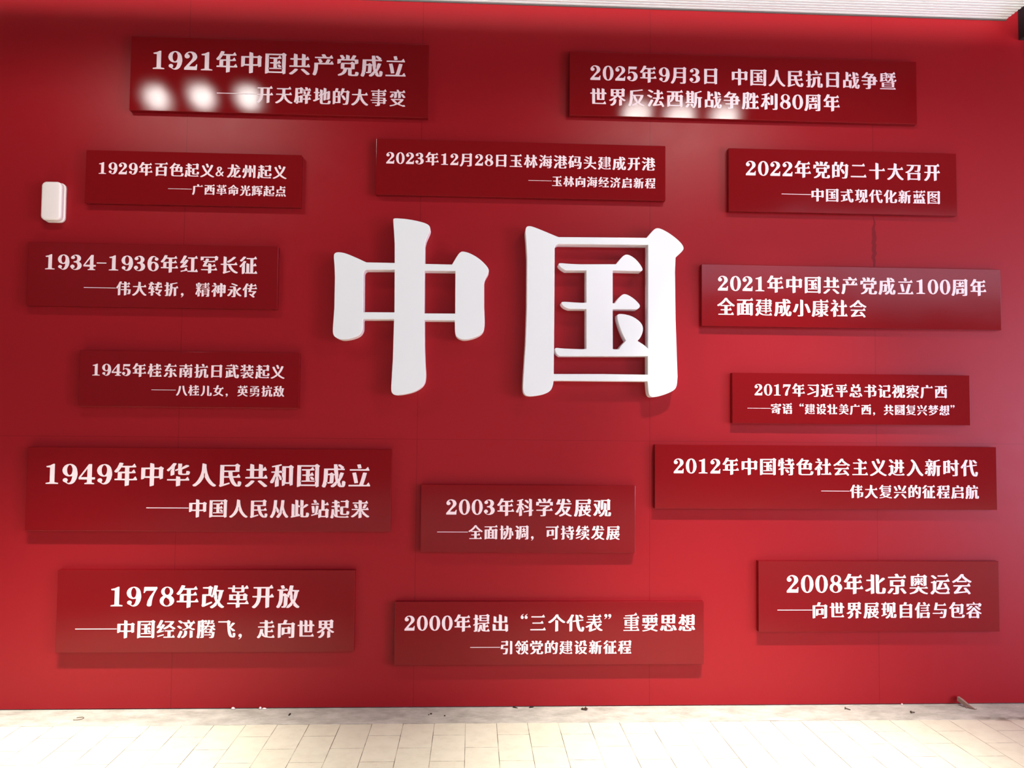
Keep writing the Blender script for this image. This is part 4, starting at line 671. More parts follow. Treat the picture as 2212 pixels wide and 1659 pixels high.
     [25,-13,22,-3,33,-2,35,0,35,50,42,55,20,49,16,51,15,61,36,68,35,112,33,115,16,115,15,124,17,126,35,127,35,165,41,166,64,159,65,127,80,126,82,124,81,116,65,114,64,80,58,74,80,81,82,79,83,71,77,66,65,60,64,11,60,-9,52,-12]]),
    '持': (1, [[125,-14,122,-4,137,-3,140,0,139,54,77,55,75,56,75,64,76,66,139,66,140,89,137,90,75,91,73,93,73,100,75,101,115,102,115,129,84,130,83,132,83,138,85,140,115,141,116,164,118,165,144,158,145,142,147,141,150,142,163,157,168,157,174,142,178,139,178,131,146,129,145,103,158,102,171,118,174,119,177,118,187,99,186,91,172,90,170,89,170,67,185,65,186,57,184,55,170,53,169,2,167,-7,159,-13],
     [22,-14,19,-4,29,-3,31,0,31,50,38,55,36,56,17,49,14,50,12,60,31,70,31,112,29,115,14,116,14,124,15,126,31,127,31,165,37,166,59,159,60,127,71,126,73,124,72,116,60,114,60,80,53,74,68,79,77,79,79,70,76,66,69,65,60,60,60,3,58,-7,50,-12],
     [104,7,85,39,92,45,110,45,128,15,128,13,119,7]]),
    '提': (1, [[62,-14,58,-11,58,-7,71,23,80,58,105,56,104,36,107,23,113,9,120,5,113,31,112,69,110,70,80,70,77,67,59,61,58,10,51,-10,34,-13,20,-12,18,-3,27,-2,29,-1,30,49,37,54,35,55,17,49,14,50,12,60,22,64,29,69,30,112,28,115,14,116,13,123,15,126,29,127,30,165,36,166,58,159,59,127,71,125,72,117,70,115,59,114,58,79,51,74,68,78,71,72,73,71,74,72,74,79,76,80,153,80,167,96,164,97,76,98,75,113,79,116,79,123,75,128,76,159,145,160,161,171,166,170,185,155,180,145,179,99,173,96,180,82,183,79,183,73,181,71,142,69,142,45,146,45,158,60,162,62,174,43,174,38,172,35,142,34,141,1,144,-1,157,-1,170,15,174,17,176,15,183,0,187,-2,185,-10,182,-11,143,-11,115,-8,98,2,96,15,92,20,89,14,90,2,82,-10,76,-14],
     [99,106,155,106,156,124,153,125,99,125,97,122],
     [99,133,155,133,156,135,156,146,150,151,99,151,98,149]]),
    '改': (1, [[86,-15,79,-4,103,13,122,35,109,70,112,83,111,92,109,93,106,86,104,74,101,72,89,72,77,83,46,83,45,25,38,18,86,36,94,35,96,26,32,-4,16,-4,12,8,15,17,16,94,18,95,63,96,65,98,65,140,21,141,20,142,20,151,22,152,61,153,78,163,100,149,100,144,95,138,87,93,88,84,95,95,110,165,118,166,137,164,138,161,132,130,185,128,185,120,180,117,170,74,155,35,159,27,172,12,192,-4,184,-13,168,-13,152,-2,142,8,141,19,138,22,135,19,133,9,118,-4,101,-15],
     [138,51,142,57,142,79,149,113,149,117,147,118,129,118,126,116,135,78,135,57]]),
    '放': (1, [[88,-14,87,-13,90,-3,115,23,124,35,113,67,116,84,115,91,113,91,110,85,106,70,98,70,91,79,89,79,91,71,97,68,95,17,94,9,84,-3,81,-11,68,-12,51,-12,49,-11,48,-2,61,-1,65,11,68,77,66,81,61,82,59,81,57,55,54,33,45,8,30,-13,14,-14,6,-5,18,14,27,44,29,66,29,120,27,123,14,124,14,133,16,134,71,134,84,142,88,141,94,135,99,133,98,124,59,122,59,98,60,97,70,104,74,104,96,89,97,93,93,94,92,95,102,121,106,124,106,136,113,165,123,166,141,164,142,162,136,133,136,130,187,128,187,119,180,116,171,76,156,36,160,29,172,14,193,-4,185,-14,169,-13,153,-2,143,8,143,19,139,23,136,19,134,8,119,-5,104,-14],
     [140,52,142,53,144,59,144,83,150,114,150,117,148,118,133,118,131,116,137,83,137,58],
     [48,139,39,163,57,167,65,166,74,143,63,139]]),
    '敌': (1, [[97,-14,91,-8,79,-7,78,-1,75,0,37,0,33,-7,18,-12,13,-11,13,60,40,62,42,64,41,98,15,99,14,106,15,109,41,110,43,143,22,141,19,149,58,158,81,166,85,165,92,157,72,149,72,114,74,114,85,126,89,127,97,111,100,108,100,100,104,99,107,101,107,108,103,112,109,135,115,165,124,166,142,164,144,162,138,128,186,126,186,117,179,115,172,73,160,35,171,17,191,-3,183,-12,167,-12,148,6,147,17,144,21,140,16,139,6,126,-6,112,-14],
     [95,-8,98,-7,98,-4,118,19,128,33,127,38,115,71,119,85,116,90,108,73,98,72,89,81,97,98,74,98,72,96,73,62,99,61,101,60,101,10,94,-2],
     [43,11,71,11,71,50,43,50,42,14],
     [143,51,147,58,146,84,150,115,148,116,135,116,133,115,133,110,139,84,140,57]]),
    '斯': (1, [[90,-17,82,-9,85,-2,74,-1,64,15,63,21,65,25,69,27,85,26,91,19,92,10,92,4,87,-1,92,-2,99,6,98,20,101,32,100,34,16,34,13,36,13,44,22,45,24,47,24,127,23,129,16,130,16,137,17,140,24,141,24,163,31,164,52,158,53,142,55,140,70,141,72,164,78,164,99,157,99,141,105,140,105,138,105,130,100,129,99,127,98,47,99,45,102,44,105,46,105,56,106,128,112,130,112,132,112,139,106,141,106,145,139,153,170,166,175,166,182,159,181,156,133,139,134,100,184,99,187,98,186,89,176,88,174,86,174,-7,152,-14,145,-13,145,86,143,88,136,88,134,86,131,38,121,6,107,-16],
     [20,-12,12,-5,24,12,32,26,42,27,56,24,56,15,37,-11,34,-12],
     [107,35,109,36,110,41,109,44,107,43],
     [54,45,70,45,70,67,54,67,53,47],
     [54,78,70,78,70,98,54,98,53,80],
     [54,108,70,109,70,129,54,129,53,111]]),
    '新': (1, [[145,-13,143,-10,143,85,140,88,133,88,131,86,130,60,127,30,121,9,112,-12,96,-12,87,-4,93,11,100,13,104,20,100,43,101,55,98,56,76,56,74,48,68,42,74,10,74,1,72,-6,66,-9,40,-10,38,-2,45,1,46,16,51,42,46,45,44,56,17,56,15,58,16,66,43,67,45,68,45,89,14,91,15,99,28,100,29,102,25,129,41,131,50,131,56,115,56,107,44,104,42,102,44,100,56,100,59,101,63,107,70,132,78,132,95,129,95,122,88,102,90,100,100,100,102,102,102,134,108,138,107,145,103,147,138,154,167,163,171,162,177,156,177,154,175,153,131,140,132,100,184,99,186,97,186,89,174,88,173,86,172,-6,150,-13],
     [17,8,9,15,24,44,33,45,43,43,44,38,40,21,34,9,31,8],
     [83,12,81,13,75,42,79,46,90,46,94,41,97,18,92,12],
     [102,56,108,57,108,63,107,66,102,67,101,89,75,89,75,71,86,83,90,84,98,68,101,66],
     [105,90,110,91,109,100,104,99],
     [76,136,19,136,17,137,17,143,19,145,52,146,53,150,48,164,57,167,66,167,69,165,77,149,89,153,96,146,101,144,100,136]]),
    '日': (1, [[33,-12,32,-9,32,152,135,153,153,164,174,150,175,145,170,137,169,-5,148,-11,146,-10,145,-1,143,0,58,0,56,0,54,-6],
     [63,13,138,13,138,71,63,71,62,16],
     [63,84,138,84,138,140,63,140,62,87]]),
    '时': (1, [[116,-12,113,0,138,0,141,3,141,43,145,51,141,66,141,113,138,114,90,115,89,125,140,127,141,164,143,165,147,165,170,158,171,128,186,126,187,125,187,115,173,114,171,112,171,1,168,-6,162,-10,135,-12],
     [16,7,14,10,14,148,54,150,69,160,74,160,94,145,93,141,89,135,88,127,83,126,82,124,82,116,88,113,88,95,85,89,88,77,88,24,86,23,39,22,36,13],
     [45,34,57,34,59,35,59,79,58,82,46,82,44,80,44,36],
     [117,43,95,79,93,90,98,95,115,95,135,63,138,51,135,46,131,43],
     [45,93,59,94,59,136,58,139,44,138,44,95]]),
    '暨': (1, [[17,-11,16,-9,16,-4,18,-2,156,-1,172,6,175,6,185,-4,185,-10,182,-11],
     [36,11,34,14,35,59,36,61,133,62,148,72,139,73,135,76,140,88,139,96,127,76,122,73,108,67,94,67,92,70,91,73,101,78,116,94,125,112,123,116,106,114,103,115,101,122,105,143,120,144,118,126,126,125,128,128,128,151,105,152,102,151,102,146,98,143,94,122,96,115,102,113,101,109,52,108,49,107,49,88,47,84,72,89,73,92,70,101,76,103,85,103,88,101,97,85,94,78,87,73,83,73,80,81,78,82,26,69,17,70,13,78,18,85,20,92,21,159,60,160,77,171,101,156,103,159,151,160,166,176,171,176,181,158,181,153,179,152,158,151,156,127,158,127,170,141,173,142,185,123,185,117,148,116,146,110,148,109,159,107,160,84,162,80,172,81,176,95,184,95,192,92,193,89,191,79,186,73,157,71,174,57,169,47,168,11],
     [59,17,144,17,145,19,145,32,142,34,59,33,58,31],
     [59,39,143,39,145,40,145,47,143,50,136,55,60,55,58,53],
     [44,116,79,116,80,130,78,131,44,131,42,119],
     [44,138,78,138,80,139,80,143,64,152,45,152,43,150]]),
    '月': (1, [[16,-14,7,-5,24,20,29,32,34,53,37,83,38,155,133,156,150,167,172,153,172,148,168,140,167,4,163,-7,156,-11,141,-13,112,-13,109,-12,106,-1,130,-1,136,2,137,45,136,48,66,48,63,46,52,14,40,-4,31,-14],
     [67,60,136,60,137,62,137,95,134,97,69,96,66,63],
     [69,108,136,108,137,110,137,143,134,144,69,144,68,111]]),
    '来': (1, [[86,-14,85,-12,85,29,92,47,92,55,86,48,77,29,59,13,40,-1,31,-5,17,-5,9,4,34,21,50,35,67,53,75,64,72,66,18,67,16,69,17,77,82,78,84,80,84,130,27,131,25,133,25,141,28,142,83,143,85,165,87,166,114,160,116,144,118,143,147,143,161,159,165,160,173,144,176,141,175,131,116,130,116,79,118,78,155,78,169,94,174,94,181,79,184,76,184,67,128,66,125,63,136,50,151,34,169,19,191,5,192,3,184,-6,169,-6,159,-1,139,15,123,29,115,48,108,56,108,48,115,29,115,-6,113,-8],
     [133,83,123,88,140,124,155,124,167,120,167,117,149,84],
     [51,84,36,119,46,123,61,123,69,110,78,89,67,84]]),
    '林': (1, [[44,-14,43,-11,43,32,50,62,50,79,43,65,36,34,29,24,13,23,6,35,25,67,40,109,38,112,17,112,16,122,42,124,43,164,44,166,47,166,72,159,72,131,80,131,85,124,90,123,91,115,89,112,73,112,72,106,100,70,94,59,79,59,71,80,66,87,64,87,64,79,72,57,72,-6,68,-8],
     [126,-14,125,-11,125,35,132,64,132,80,125,66,117,36,103,17,87,16,80,27,106,68,121,108,119,112,99,113,98,122,124,124,125,164,126,166,129,166,154,159,155,126,168,140,171,141,173,140,180,125,183,122,182,112,160,112,158,109,173,65,193,30,184,19,168,20,161,31,154,64,147,80,147,61,154,29,154,-6,152,-8]]),
    '桂': (1, [[36,-14,34,-12,34,27,42,60,41,78,35,63,27,27,11,27,5,39,21,73,32,113,31,117,17,118,17,126,18,128,34,129,34,164,35,166,38,166,62,160,63,129,79,127,78,118,64,116,63,107,69,96,70,86,76,84,83,72,76,63,66,62,61,77,55,86,55,76,57,66,59,63,63,60,63,7,60,1,62,-7,41,-14],
     [69,-6,68,-3,68,3,69,4,112,5,114,6,114,40,81,41,80,51,114,52,115,72,116,74,143,68,145,53,147,52,151,53,164,69,169,68,175,53,179,50,179,42,145,40,145,6,147,5,158,5,172,21,175,22,184,6,187,3,186,-6],
     [78,85,76,93,77,96,114,97,114,128,84,129,83,130,82,136,85,139,114,140,115,165,121,165,143,159,145,141,146,139,161,156,166,156,173,141,176,138,176,130,145,128,145,98,147,96,156,97,170,113,173,113,182,97,185,95,184,86]]),
    '梦': (1, [[28,-15,23,-6,24,-4,57,3,84,16,84,20,58,37,58,39,66,44,74,44,108,24,110,26,109,30,124,44,133,56,133,59,131,60,88,60,64,46,44,35,27,35,20,42,20,44,55,63,81,85,91,86,101,82,102,80,96,73,98,70,160,70,168,65,160,50,147,35,132,22,115,11,77,-5],
     [45,83,43,84,43,92,51,111,50,119,44,112,37,94,31,89,15,89,9,97,25,113,38,132,36,135,17,136,16,144,42,146,44,166,50,166,70,160,73,150,83,153,89,146,94,145,93,136,76,135,74,134,76,131,97,113,97,109,90,101,91,100,96,100,102,107,119,132,117,135,101,136,101,144,123,146,125,166,131,166,152,160,153,147,155,146,170,162,173,163,185,144,184,136,161,135,159,133,172,116,192,98,186,88,171,88,165,92,160,97,152,115,146,122,145,114,153,96,152,83,127,83,124,84,124,94,132,112,131,119,125,112,115,93,110,90,95,90,87,99,79,100,71,115,65,121,64,116,72,98,72,84]]),
    '此': (1, [[18,-12,16,-10,15,0,22,4,22,125,29,126,51,118,51,8,58,9,57,165,59,166,63,166,85,160,87,157,87,111,96,112,101,105,106,104,107,97,105,94,89,93,87,92,87,26,88,24,95,26,101,18,106,17,107,7,101,5],
     [133,-8,117,-6,112,-3,109,3,114,9,113,17,108,18,107,20,107,92,113,94,114,97,113,104,107,106,107,164,109,166,135,160,138,158,138,110,130,98,131,95,136,98,145,109,162,123,178,123,187,113,169,99,138,81,138,11,142,4,160,5,164,13,166,38,181,39,195,31,194,15,190,2,185,-4,179,-7]]),
    '武': (1, [[163,-15,147,-12,139,-5,131,7,121,39,118,56,120,59,120,65,119,68,116,70,112,106,18,107,16,108,16,117,110,118,112,147,110,163,113,165,135,160,135,155,140,143,142,118,184,117,183,107,145,106,142,105,149,47,162,-1,166,-3,168,-1,165,13,167,34,183,34,194,26,191,3,186,-9,178,-14],
     [18,-11,15,0,24,3,25,81,31,81,52,74,51,8,53,7,59,10,59,96,65,96,87,90,89,76,99,86,103,85,113,67,113,60,111,58,89,57,89,20,91,20,104,36,108,37,119,18,119,9],
     [162,129,148,144,142,155,142,157,145,162,160,162,185,137,184,135,177,129],
     [32,144,31,147,32,154,75,155,91,172,94,171,101,156,104,152,104,146,102,144]]),
    '民': (1, [[20,-15,14,-4,19,2,20,8,21,155,134,156,152,167,173,153,174,148,169,141,168,102,116,101,115,99,115,94,118,71,120,68,147,68,161,84,166,84,173,69,176,66,176,57,125,56,123,56,122,53,134,25,153,0,158,1,156,7,159,28,174,29,185,22,184,6,177,-8,170,-12,157,-12,140,-11,131,-7,117,4,108,16,101,29,91,56,54,56,51,54,51,10,44,5,93,19,95,17,96,8,28,-15],
     [52,68,87,68,84,100,52,100,51,71],
     [52,112,138,112,139,144,136,145,52,145,51,115]]),
    '永': (1, [[68,-14,64,-3,82,-2,85,1,85,57,89,81,85,88,85,112,82,114,42,114,40,116,41,125,115,125,116,109,125,84,122,73,124,70,129,73,133,84,159,111,175,111,184,104,185,101,179,96,140,62,139,59,147,45,163,29,191,10,185,-1,168,-1,148,11,137,20,123,36,115,61,109,72,108,60,116,35,116,2,114,-5,111,-10,105,-12],
     [17,-1,9,8,26,24,36,36,46,52,53,72,51,75,17,75,17,86,79,86,81,84,82,80,78,57,64,31,51,14,34,-1],
     [119,130,69,151,60,156,60,159,64,165,68,166,92,161,136,144,141,140,136,130]]),
    '法': (1, [[169,-14,159,5,80,-7,72,-7,70,-5,68,5,75,14,86,31,103,68,101,70,70,71,69,80,108,82,110,84,109,120,78,121,77,130,79,132,109,133,111,166,117,166,139,159,141,132,147,133,160,149,165,148,171,134,175,131,175,122,141,120,140,83,142,82,154,82,168,98,171,99,173,97,180,83,183,80,183,73,181,71,136,70,104,10,145,15,145,20,132,41,141,46,157,46,173,23,188,-6,187,-9,178,-14],
     [25,-12,16,-4,15,-2,48,58,51,59,65,59,73,52,73,49,46,-4,40,-12],
     [42,81,10,101,9,103,14,109,32,110,62,92,63,89,57,81],
     [52,134,20,155,19,157,24,163,42,163,73,146,74,143,68,134]]),
    '济': (1, [[138,-12,136,-10,136,62,137,64,141,64,165,57,165,-3,163,-6],
     [58,-12,51,-4,70,11,77,23,81,37,82,63,88,64,109,57,110,42,109,31,105,17,99,8,86,-4,74,-11],
     [23,-10,13,-3,13,-1,38,57,41,59,55,58,64,49,42,-4,38,-10],
     [67,64,62,75,81,79,103,90,104,95,89,111,77,132,65,134,64,143,60,143,56,133,44,133,19,154,23,161,41,162,66,144,69,144,113,144,114,148,108,163,118,167,129,166,138,145,140,144,156,144,170,160,175,160,182,145,185,142,185,134,168,132,159,113,145,93,148,90,165,83,175,85,180,79,186,77,184,68,157,67,154,72,124,85,99,73],
     [36,80,9,102,15,109,32,110,58,90,58,87,52,80],
     [123,100,127,102,127,110,135,124,137,132,108,133,108,128,120,110,121,103]]),
    '海': (1, [[132,-13,123,-12,121,-3,145,-2,150,6,151,12,150,15,66,15,64,16,70,52,68,59,59,60,59,68,60,69,71,71,74,98,80,100,83,109,82,111,78,110,73,101,71,100,62,100,52,107,75,143,76,150,82,166,92,166,103,163,98,147,99,144,153,144,170,162,173,160,179,146,183,142,183,135,181,133,99,133,87,113,90,111,146,111,163,122,168,120,186,107,185,103,181,96,180,72,181,70,187,69,187,61,186,59,179,58,177,29,177,26,182,24,182,16,175,14,170,-2,163,-10],
     [25,-11,15,-5,14,-2,37,57,40,59,55,59,62,53,62,50,59,37,41,-9,39,-11],
     [96,25,119,26,118,30,103,50,105,55,114,55,123,54,139,39,142,33,138,29,138,26,147,26,149,34,149,58,99,59,96,51,97,46,94,28],
     [101,70,120,70,123,71,121,76,108,92,110,99,108,101,104,100,101,94,102,89,100,72],
     [142,70,150,71,151,100,129,101,128,97,144,80,144,77,141,72],
     [38,78,10,97,14,105,32,105,58,88,59,85,53,78],
     [49,135,20,155,24,162,41,163,67,148,68,144,63,136]]),
    '港': (1, [[103,-12,86,-10,82,-7,79,-1,78,39,85,54,85,60,79,54,71,41,63,41,59,46,57,45,56,41,62,40,62,38,39,-11,23,-12,13,-4,40,57,50,58,56,53,59,53,60,55,59,59,73,76,82,92,80,95,60,95,53,82,38,82,9,102,9,104,14,111,29,111,46,102,50,96,54,95,56,96,57,105,80,106,82,107,81,131,64,132,64,141,62,142,59,141,56,135,46,135,18,156,23,164,40,164,61,152,70,143,79,143,82,145,82,165,89,166,111,159,113,143,128,142,131,144,132,165,138,166,160,160,162,148,172,150,178,143,183,141,182,132,162,131,162,112,164,111,173,123,177,123,184,107,188,104,188,96,164,95,162,92,173,74,194,53,194,51,187,43,172,43,156,65,155,58,163,43,162,30,109,29,107,27,107,3,112,-2,149,-2,154,4,157,19,170,20,183,14,182,4,179,-5,175,-9,170,-11],
     [108,39,134,39,134,62,107,62,106,42],
     [103,72,139,72,142,74,131,94,114,95,112,93,103,76],
     [113,106,131,106,131,131,112,131,112,108]]),
    '点': (1, [[19,-14,11,-10,10,-8,22,10,32,28,41,29,58,26,52,9,37,-13],
     [164,-13,142,24,143,27,151,30,167,30,187,0,190,-6,189,-8,178,-13],
     [68,-12,66,-10,65,23,91,25,95,5,95,-10],
     [115,-12,103,23,128,27,135,14,142,-8,124,-12],
     [32,45,30,47,30,104,83,106,84,166,90,166,112,160,114,147,116,146,148,146,163,162,167,162,174,147,178,144,177,135,115,134,114,109,116,106,136,106,154,116,175,102,175,97,171,90,170,45],
     [60,56,139,56,140,58,140,93,137,94,60,94,59,59]]),
    '特': (1, [[40,-14,39,-12,39,42,46,49,19,41,17,42,15,51,17,53,38,61,39,78,43,112,41,114,36,113,32,81,17,80,8,86,18,150,27,151,37,149,37,127,39,126,43,126,45,147,44,149,39,151,39,166,65,166,68,165,68,127,70,126,78,125,79,116,78,114,68,113,68,74,61,69,61,67,79,73,85,72,88,68,139,68,141,70,140,94,79,95,79,105,116,106,118,107,118,133,90,134,89,144,118,146,119,164,120,166,146,160,149,146,163,162,167,162,174,147,178,144,178,135,148,133,148,109,149,106,158,106,171,122,174,123,176,122,183,107,186,104,186,95,172,94,171,93,171,69,185,67,185,59,184,57,172,56,171,55,170,1,168,-8,161,-12,139,-14,124,-14,122,-3,138,-3,141,0,141,55,138,56,83,57,82,58,82,66,80,67,78,61,68,53,68,-7,46,-14],
     [108,12,87,41,88,43,94,47,111,47,132,20,131,17,123,12]]),
    '玉': (1, [[17,-6,15,-3,15,3,17,5,81,5,83,8,83,72,35,73,32,76,33,82,34,84,83,85,83,140,81,141,26,142,25,144,25,153,146,154,161,170,165,170,172,155,176,152,175,142,117,141,115,140,115,85,140,84,153,100,156,102,159,100,165,86,169,83,169,76,167,73,115,72,113,52,114,46,115,7,117,5,156,5,173,13,179,6,185,4,184,-6],
     [150,17,121,48,120,53,124,59,142,59,173,27,173,24,166,17]]),
    '现': (1, [[70,-15,64,-6,90,15,99,27,110,52,113,55,116,126,123,126,142,119,142,73,140,56,143,53,148,54,149,56,149,145,112,146,109,144,107,62,86,54,80,54,80,82,83,85,83,92,80,97,80,140,85,143,86,150,85,152,80,153,80,155,83,156,144,157,160,167,165,166,184,152,179,141,179,56,177,54,151,52,151,4,155,-1,159,-1,162,2,166,32,181,33,192,26,188,-1,184,-7,177,-9,147,-9,131,-8,127,-6,123,-1,122,7,130,31,129,46,113,7,103,-3,87,-14],
     [18,7,15,18,34,26,34,82,32,84,20,84,18,87,20,95,34,96,34,139,32,142,16,143,16,152,50,153,64,170,67,170,76,154,79,152,79,144,78,142,64,141,64,97,65,95,75,94,76,86,74,84,64,83,63,37,56,32,80,38,82,36,82,28]]),
    '界': (1, [[31,-15,24,-6,41,5,51,16,56,28,57,42,64,52,58,52,50,42,33,35,17,35,11,44,46,63,59,73,64,80,62,82,28,84,29,159,137,160,155,171,176,157,177,152,172,144,172,84,138,82,136,80,155,63,185,47,178,36,168,36,154,41,145,51,139,53,139,50,146,40,146,-7,123,-14,116,-13,116,51,118,52,128,53,129,55,104,82,99,82,69,54,85,52,87,51,86,27,82,15,76,6,67,-3,48,-15],
     [59,93,84,93,84,116,59,116,58,96],
     [116,93,141,93,141,116,115,116,114,96],
     [59,126,84,127,84,150,59,150,58,129],
     [116,126,141,127,141,150,115,150,114,129]]),
    '百': (1, [[34,-14,32,-11,32,110,76,111,82,142,80,144,19,144,18,146,18,155,153,156,168,172,172,172,179,157,183,154,182,145,116,144,108,114,110,111,136,111,154,122,176,107,175,103,171,95,170,-7,149,-14,147,-13,146,-3,145,-2,58,-2,56,-2,54,-8],
     [63,10,139,10,140,12,140,48,137,50,63,49,62,13],
     [63,61,139,61,140,63,140,99,137,100,63,100,62,64]]),
    '的': (1, [[131,-11,123,-10,121,0,141,0,147,3,151,15,155,40,159,47,156,60,158,122,156,124,127,124,110,90,97,90,92,97,97,109,102,136,110,165,112,167,138,164,132,139,133,135,154,135,171,146,193,130,187,119,183,33,177,2,172,-5,166,-9],
     [17,-9,15,-6,15,133,36,135,45,167,72,164,73,162,66,139,66,135,95,133,88,104,88,96,90,90,96,87,96,8,93,7,39,6,36,-3],
     [45,17,67,18,67,65,66,68,44,67,44,20],
     [131,40,104,83,110,89,129,89,149,60,152,48,149,42,145,40],
     [45,79,67,80,67,121,66,124,44,123,44,81]]),
    '码': (1, [[133,-13,130,-12,128,-3,146,-2,151,7,156,28,162,30,162,38,157,41,159,67,146,69,89,69,88,100,91,128,118,127,119,124,115,80,137,79,143,142,141,144,90,144,89,152,90,154,157,155,174,153,167,80,169,79,188,78,189,76,185,30,181,9,176,-4,168,-12],
     [22,-5,21,-3,21,49,27,53,28,63,26,63,20,52,13,51,10,53,6,66,21,99,31,143,29,145,16,146,15,154,18,156,52,156,66,173,69,174,72,172,78,157,81,155,81,147,80,145,61,144,49,97,51,95,82,93,80,71,83,67,83,40,77,39,76,32,77,29,83,29,83,12,80,11,43,10,41,1],
     [49,21,54,21,55,24,55,81,52,83,49,83,48,81,48,24],
     [83,29,83,40,125,40,141,57,145,56,151,41,155,37,155,30,153,29]]),
    '社': (1, [[38,-14,36,-12,36,45,44,60,44,65,42,65,38,61,30,48,26,45,11,45,6,57,36,85,52,107,58,120,55,121,17,122,16,123,16,131,19,132,84,132,90,128,90,126,69,85,91,59,92,57,85,47,72,47,64,64,58,69,58,63,66,45,66,-6,63,-8],
     [78,-6,77,-4,78,5,117,5,119,7,119,91,87,93,86,102,119,105,120,166,126,167,148,161,150,158,150,105,154,104,167,120,171,121,173,119,180,105,183,102,183,96,181,93,150,91,150,7,152,5,158,6,172,22,175,22,183,7,187,4,187,-5,184,-6],
     [47,137,31,160,39,166,56,166,71,144,62,137]]),
    '神': (1, [[36,-14,35,-12,35,43,42,58,42,64,41,64,36,60,26,45,12,45,7,57,25,74,39,90,51,109,56,120,53,121,17,122,15,123,15,130,18,132,76,132,79,128,79,124,72,96,66,85,72,76,81,57,77,48,69,47,61,64,55,70,55,63,63,45,63,-6,58,-9],
     [119,-14,118,-12,117,40,102,41,99,32,79,33,79,46,84,48,86,57,79,78,79,93,86,127,84,131,79,134,117,136,118,165,122,166,146,159,148,135,154,136,170,146,190,133,192,130,187,120,187,40,167,33,164,34,163,41,148,40,147,-7,125,-14],
     [109,52,116,52,117,53,117,80,116,83,109,83,108,81],
     [148,52,156,52,157,53,157,80,156,83,149,83,147,81],
     [109,94,116,94,117,95,117,122,116,124,109,124,108,123],
     [148,94,156,94,157,95,157,122,156,124,149,124,147,123],
     [52,136,44,137,31,159,31,162,39,166,55,166,70,145,69,142,61,137]]),
    '科': (1, [[40,-14,39,-11,39,26,46,57,46,70,39,57,32,29,28,23,12,23,6,34,25,68,36,96,34,99,15,99,14,109,37,110,38,112,39,141,21,139,17,147,77,163,83,154,68,147,68,116,69,115,75,118,78,117,84,111,88,109,89,102,87,99,69,99,68,93,92,59,85,50,73,50,67,68,60,76,60,67,65,52,68,47,68,-6,64,-8],
     [142,-14,140,-11,141,34,88,25,86,27,85,35,87,37,140,47,141,64,144,74,141,83,141,116,147,127,141,141,141,164,141,166,145,166,170,159,170,52,185,53,187,44,186,42,171,38,170,-7],
     [119,66,88,93,91,98,97,100,110,100,133,83,137,74,134,67],
     [123,119,96,145,96,147,101,152,118,152,134,140,139,128,139,125,135,119]]),
    '程': (1, [[40,-14,39,-11,39,26,46,57,46,70,39,57,32,29,28,23,12,23,6,34,25,68,36,96,35,99,16,99,15,109,37,110,38,112,39,138,40,142,19,139,16,147,75,163,82,155,67,148,68,112,70,110,83,110,84,101,82,99,69,98,68,85,77,75,79,68,85,66,92,57,85,48,73,48,67,63,61,70,60,62,65,49,68,45,68,-6,64,-8],
     [78,-9,77,-6,78,1,117,1,119,3,118,30,91,31,89,34,89,39,91,40,118,41,119,66,87,68,85,70,85,77,154,78,168,94,173,94,180,79,183,76,183,69,149,67,149,43,151,42,164,57,168,58,179,39,179,32,177,31,149,30,149,3,150,1,159,2,172,18,176,18,187,0,187,-8],
     [92,99,91,109,85,112,85,150,89,158,149,158,166,169,171,167,189,154,188,150,184,143,183,101,182,99],
     [115,109,153,109,153,147,115,147,114,112]]),
    '立': (1, [[17,-6,16,-3,16,4,17,6,99,7,111,40,128,102,136,103,158,100,148,61,131,8,133,6,155,6,169,23,172,24,175,22,181,7,184,5,184,-5],
     [62,18,44,98,46,100,71,103,73,101,80,75,90,23,87,21],
     [25,117,24,118,24,126,26,128,147,129,164,146,167,145,173,130,177,126,177,118,175,117],
     [89,134,81,164,98,167,108,167,116,139,107,135]]),
    '站': (1, [[88,-14,86,-12,86,19,87,22,94,25,93,35,89,35,89,26,87,24,22,6,18,7,15,17,48,26,50,35,55,38,57,77,61,108,72,108,87,106,88,104,84,74,81,69,77,37,75,34,70,32,86,36,89,70,115,72,116,164,117,166,123,166,146,159,147,126,158,126,174,143,177,141,183,127,187,124,186,114,149,113,146,110,147,72,152,72,169,82,191,67,190,62,186,56,185,-5,183,-8,165,-13,162,-12,162,-6,160,-5,111,-5,106,-9],
     [117,7,155,7,155,59,116,59,116,10],
     [28,35,26,37,18,102,20,104,43,105,45,103,49,76,48,39,46,37],
     [18,118,17,121,18,129,63,129,78,137,81,136,86,130,91,127,91,120,89,118],
     [45,134,34,161,44,165,59,165,65,155,71,139,60,134]]),
    '精': (1, [[86,-14,85,-12,85,34,88,45,85,58,85,77,146,78,164,89,186,75,186,70,181,63,181,-2,178,-10,172,-13,142,-14,140,-6,150,-5,152,-3,151,18,117,18,114,16,113,-7],
     [35,-14,33,-12,33,9,41,39,40,56,34,41,27,12,12,11,6,24,20,54,30,85,29,88,14,89,13,98,15,99,32,100,33,109,41,113,40,137,37,151,33,155,34,165,60,166,61,164,61,156,57,152,54,123,54,111,60,110,58,114,61,125,65,153,71,154,81,151,79,143,83,140,73,111,61,108,62,100,74,98,75,89,63,88,62,82,77,57,81,45,76,35,65,36,61,52,54,62,54,52,57,37,61,33,61,-6,57,-9],
     [109,26,157,26,158,43,155,44,109,44,108,41],
     [109,52,157,52,158,54,158,64,151,69,109,69,108,67],
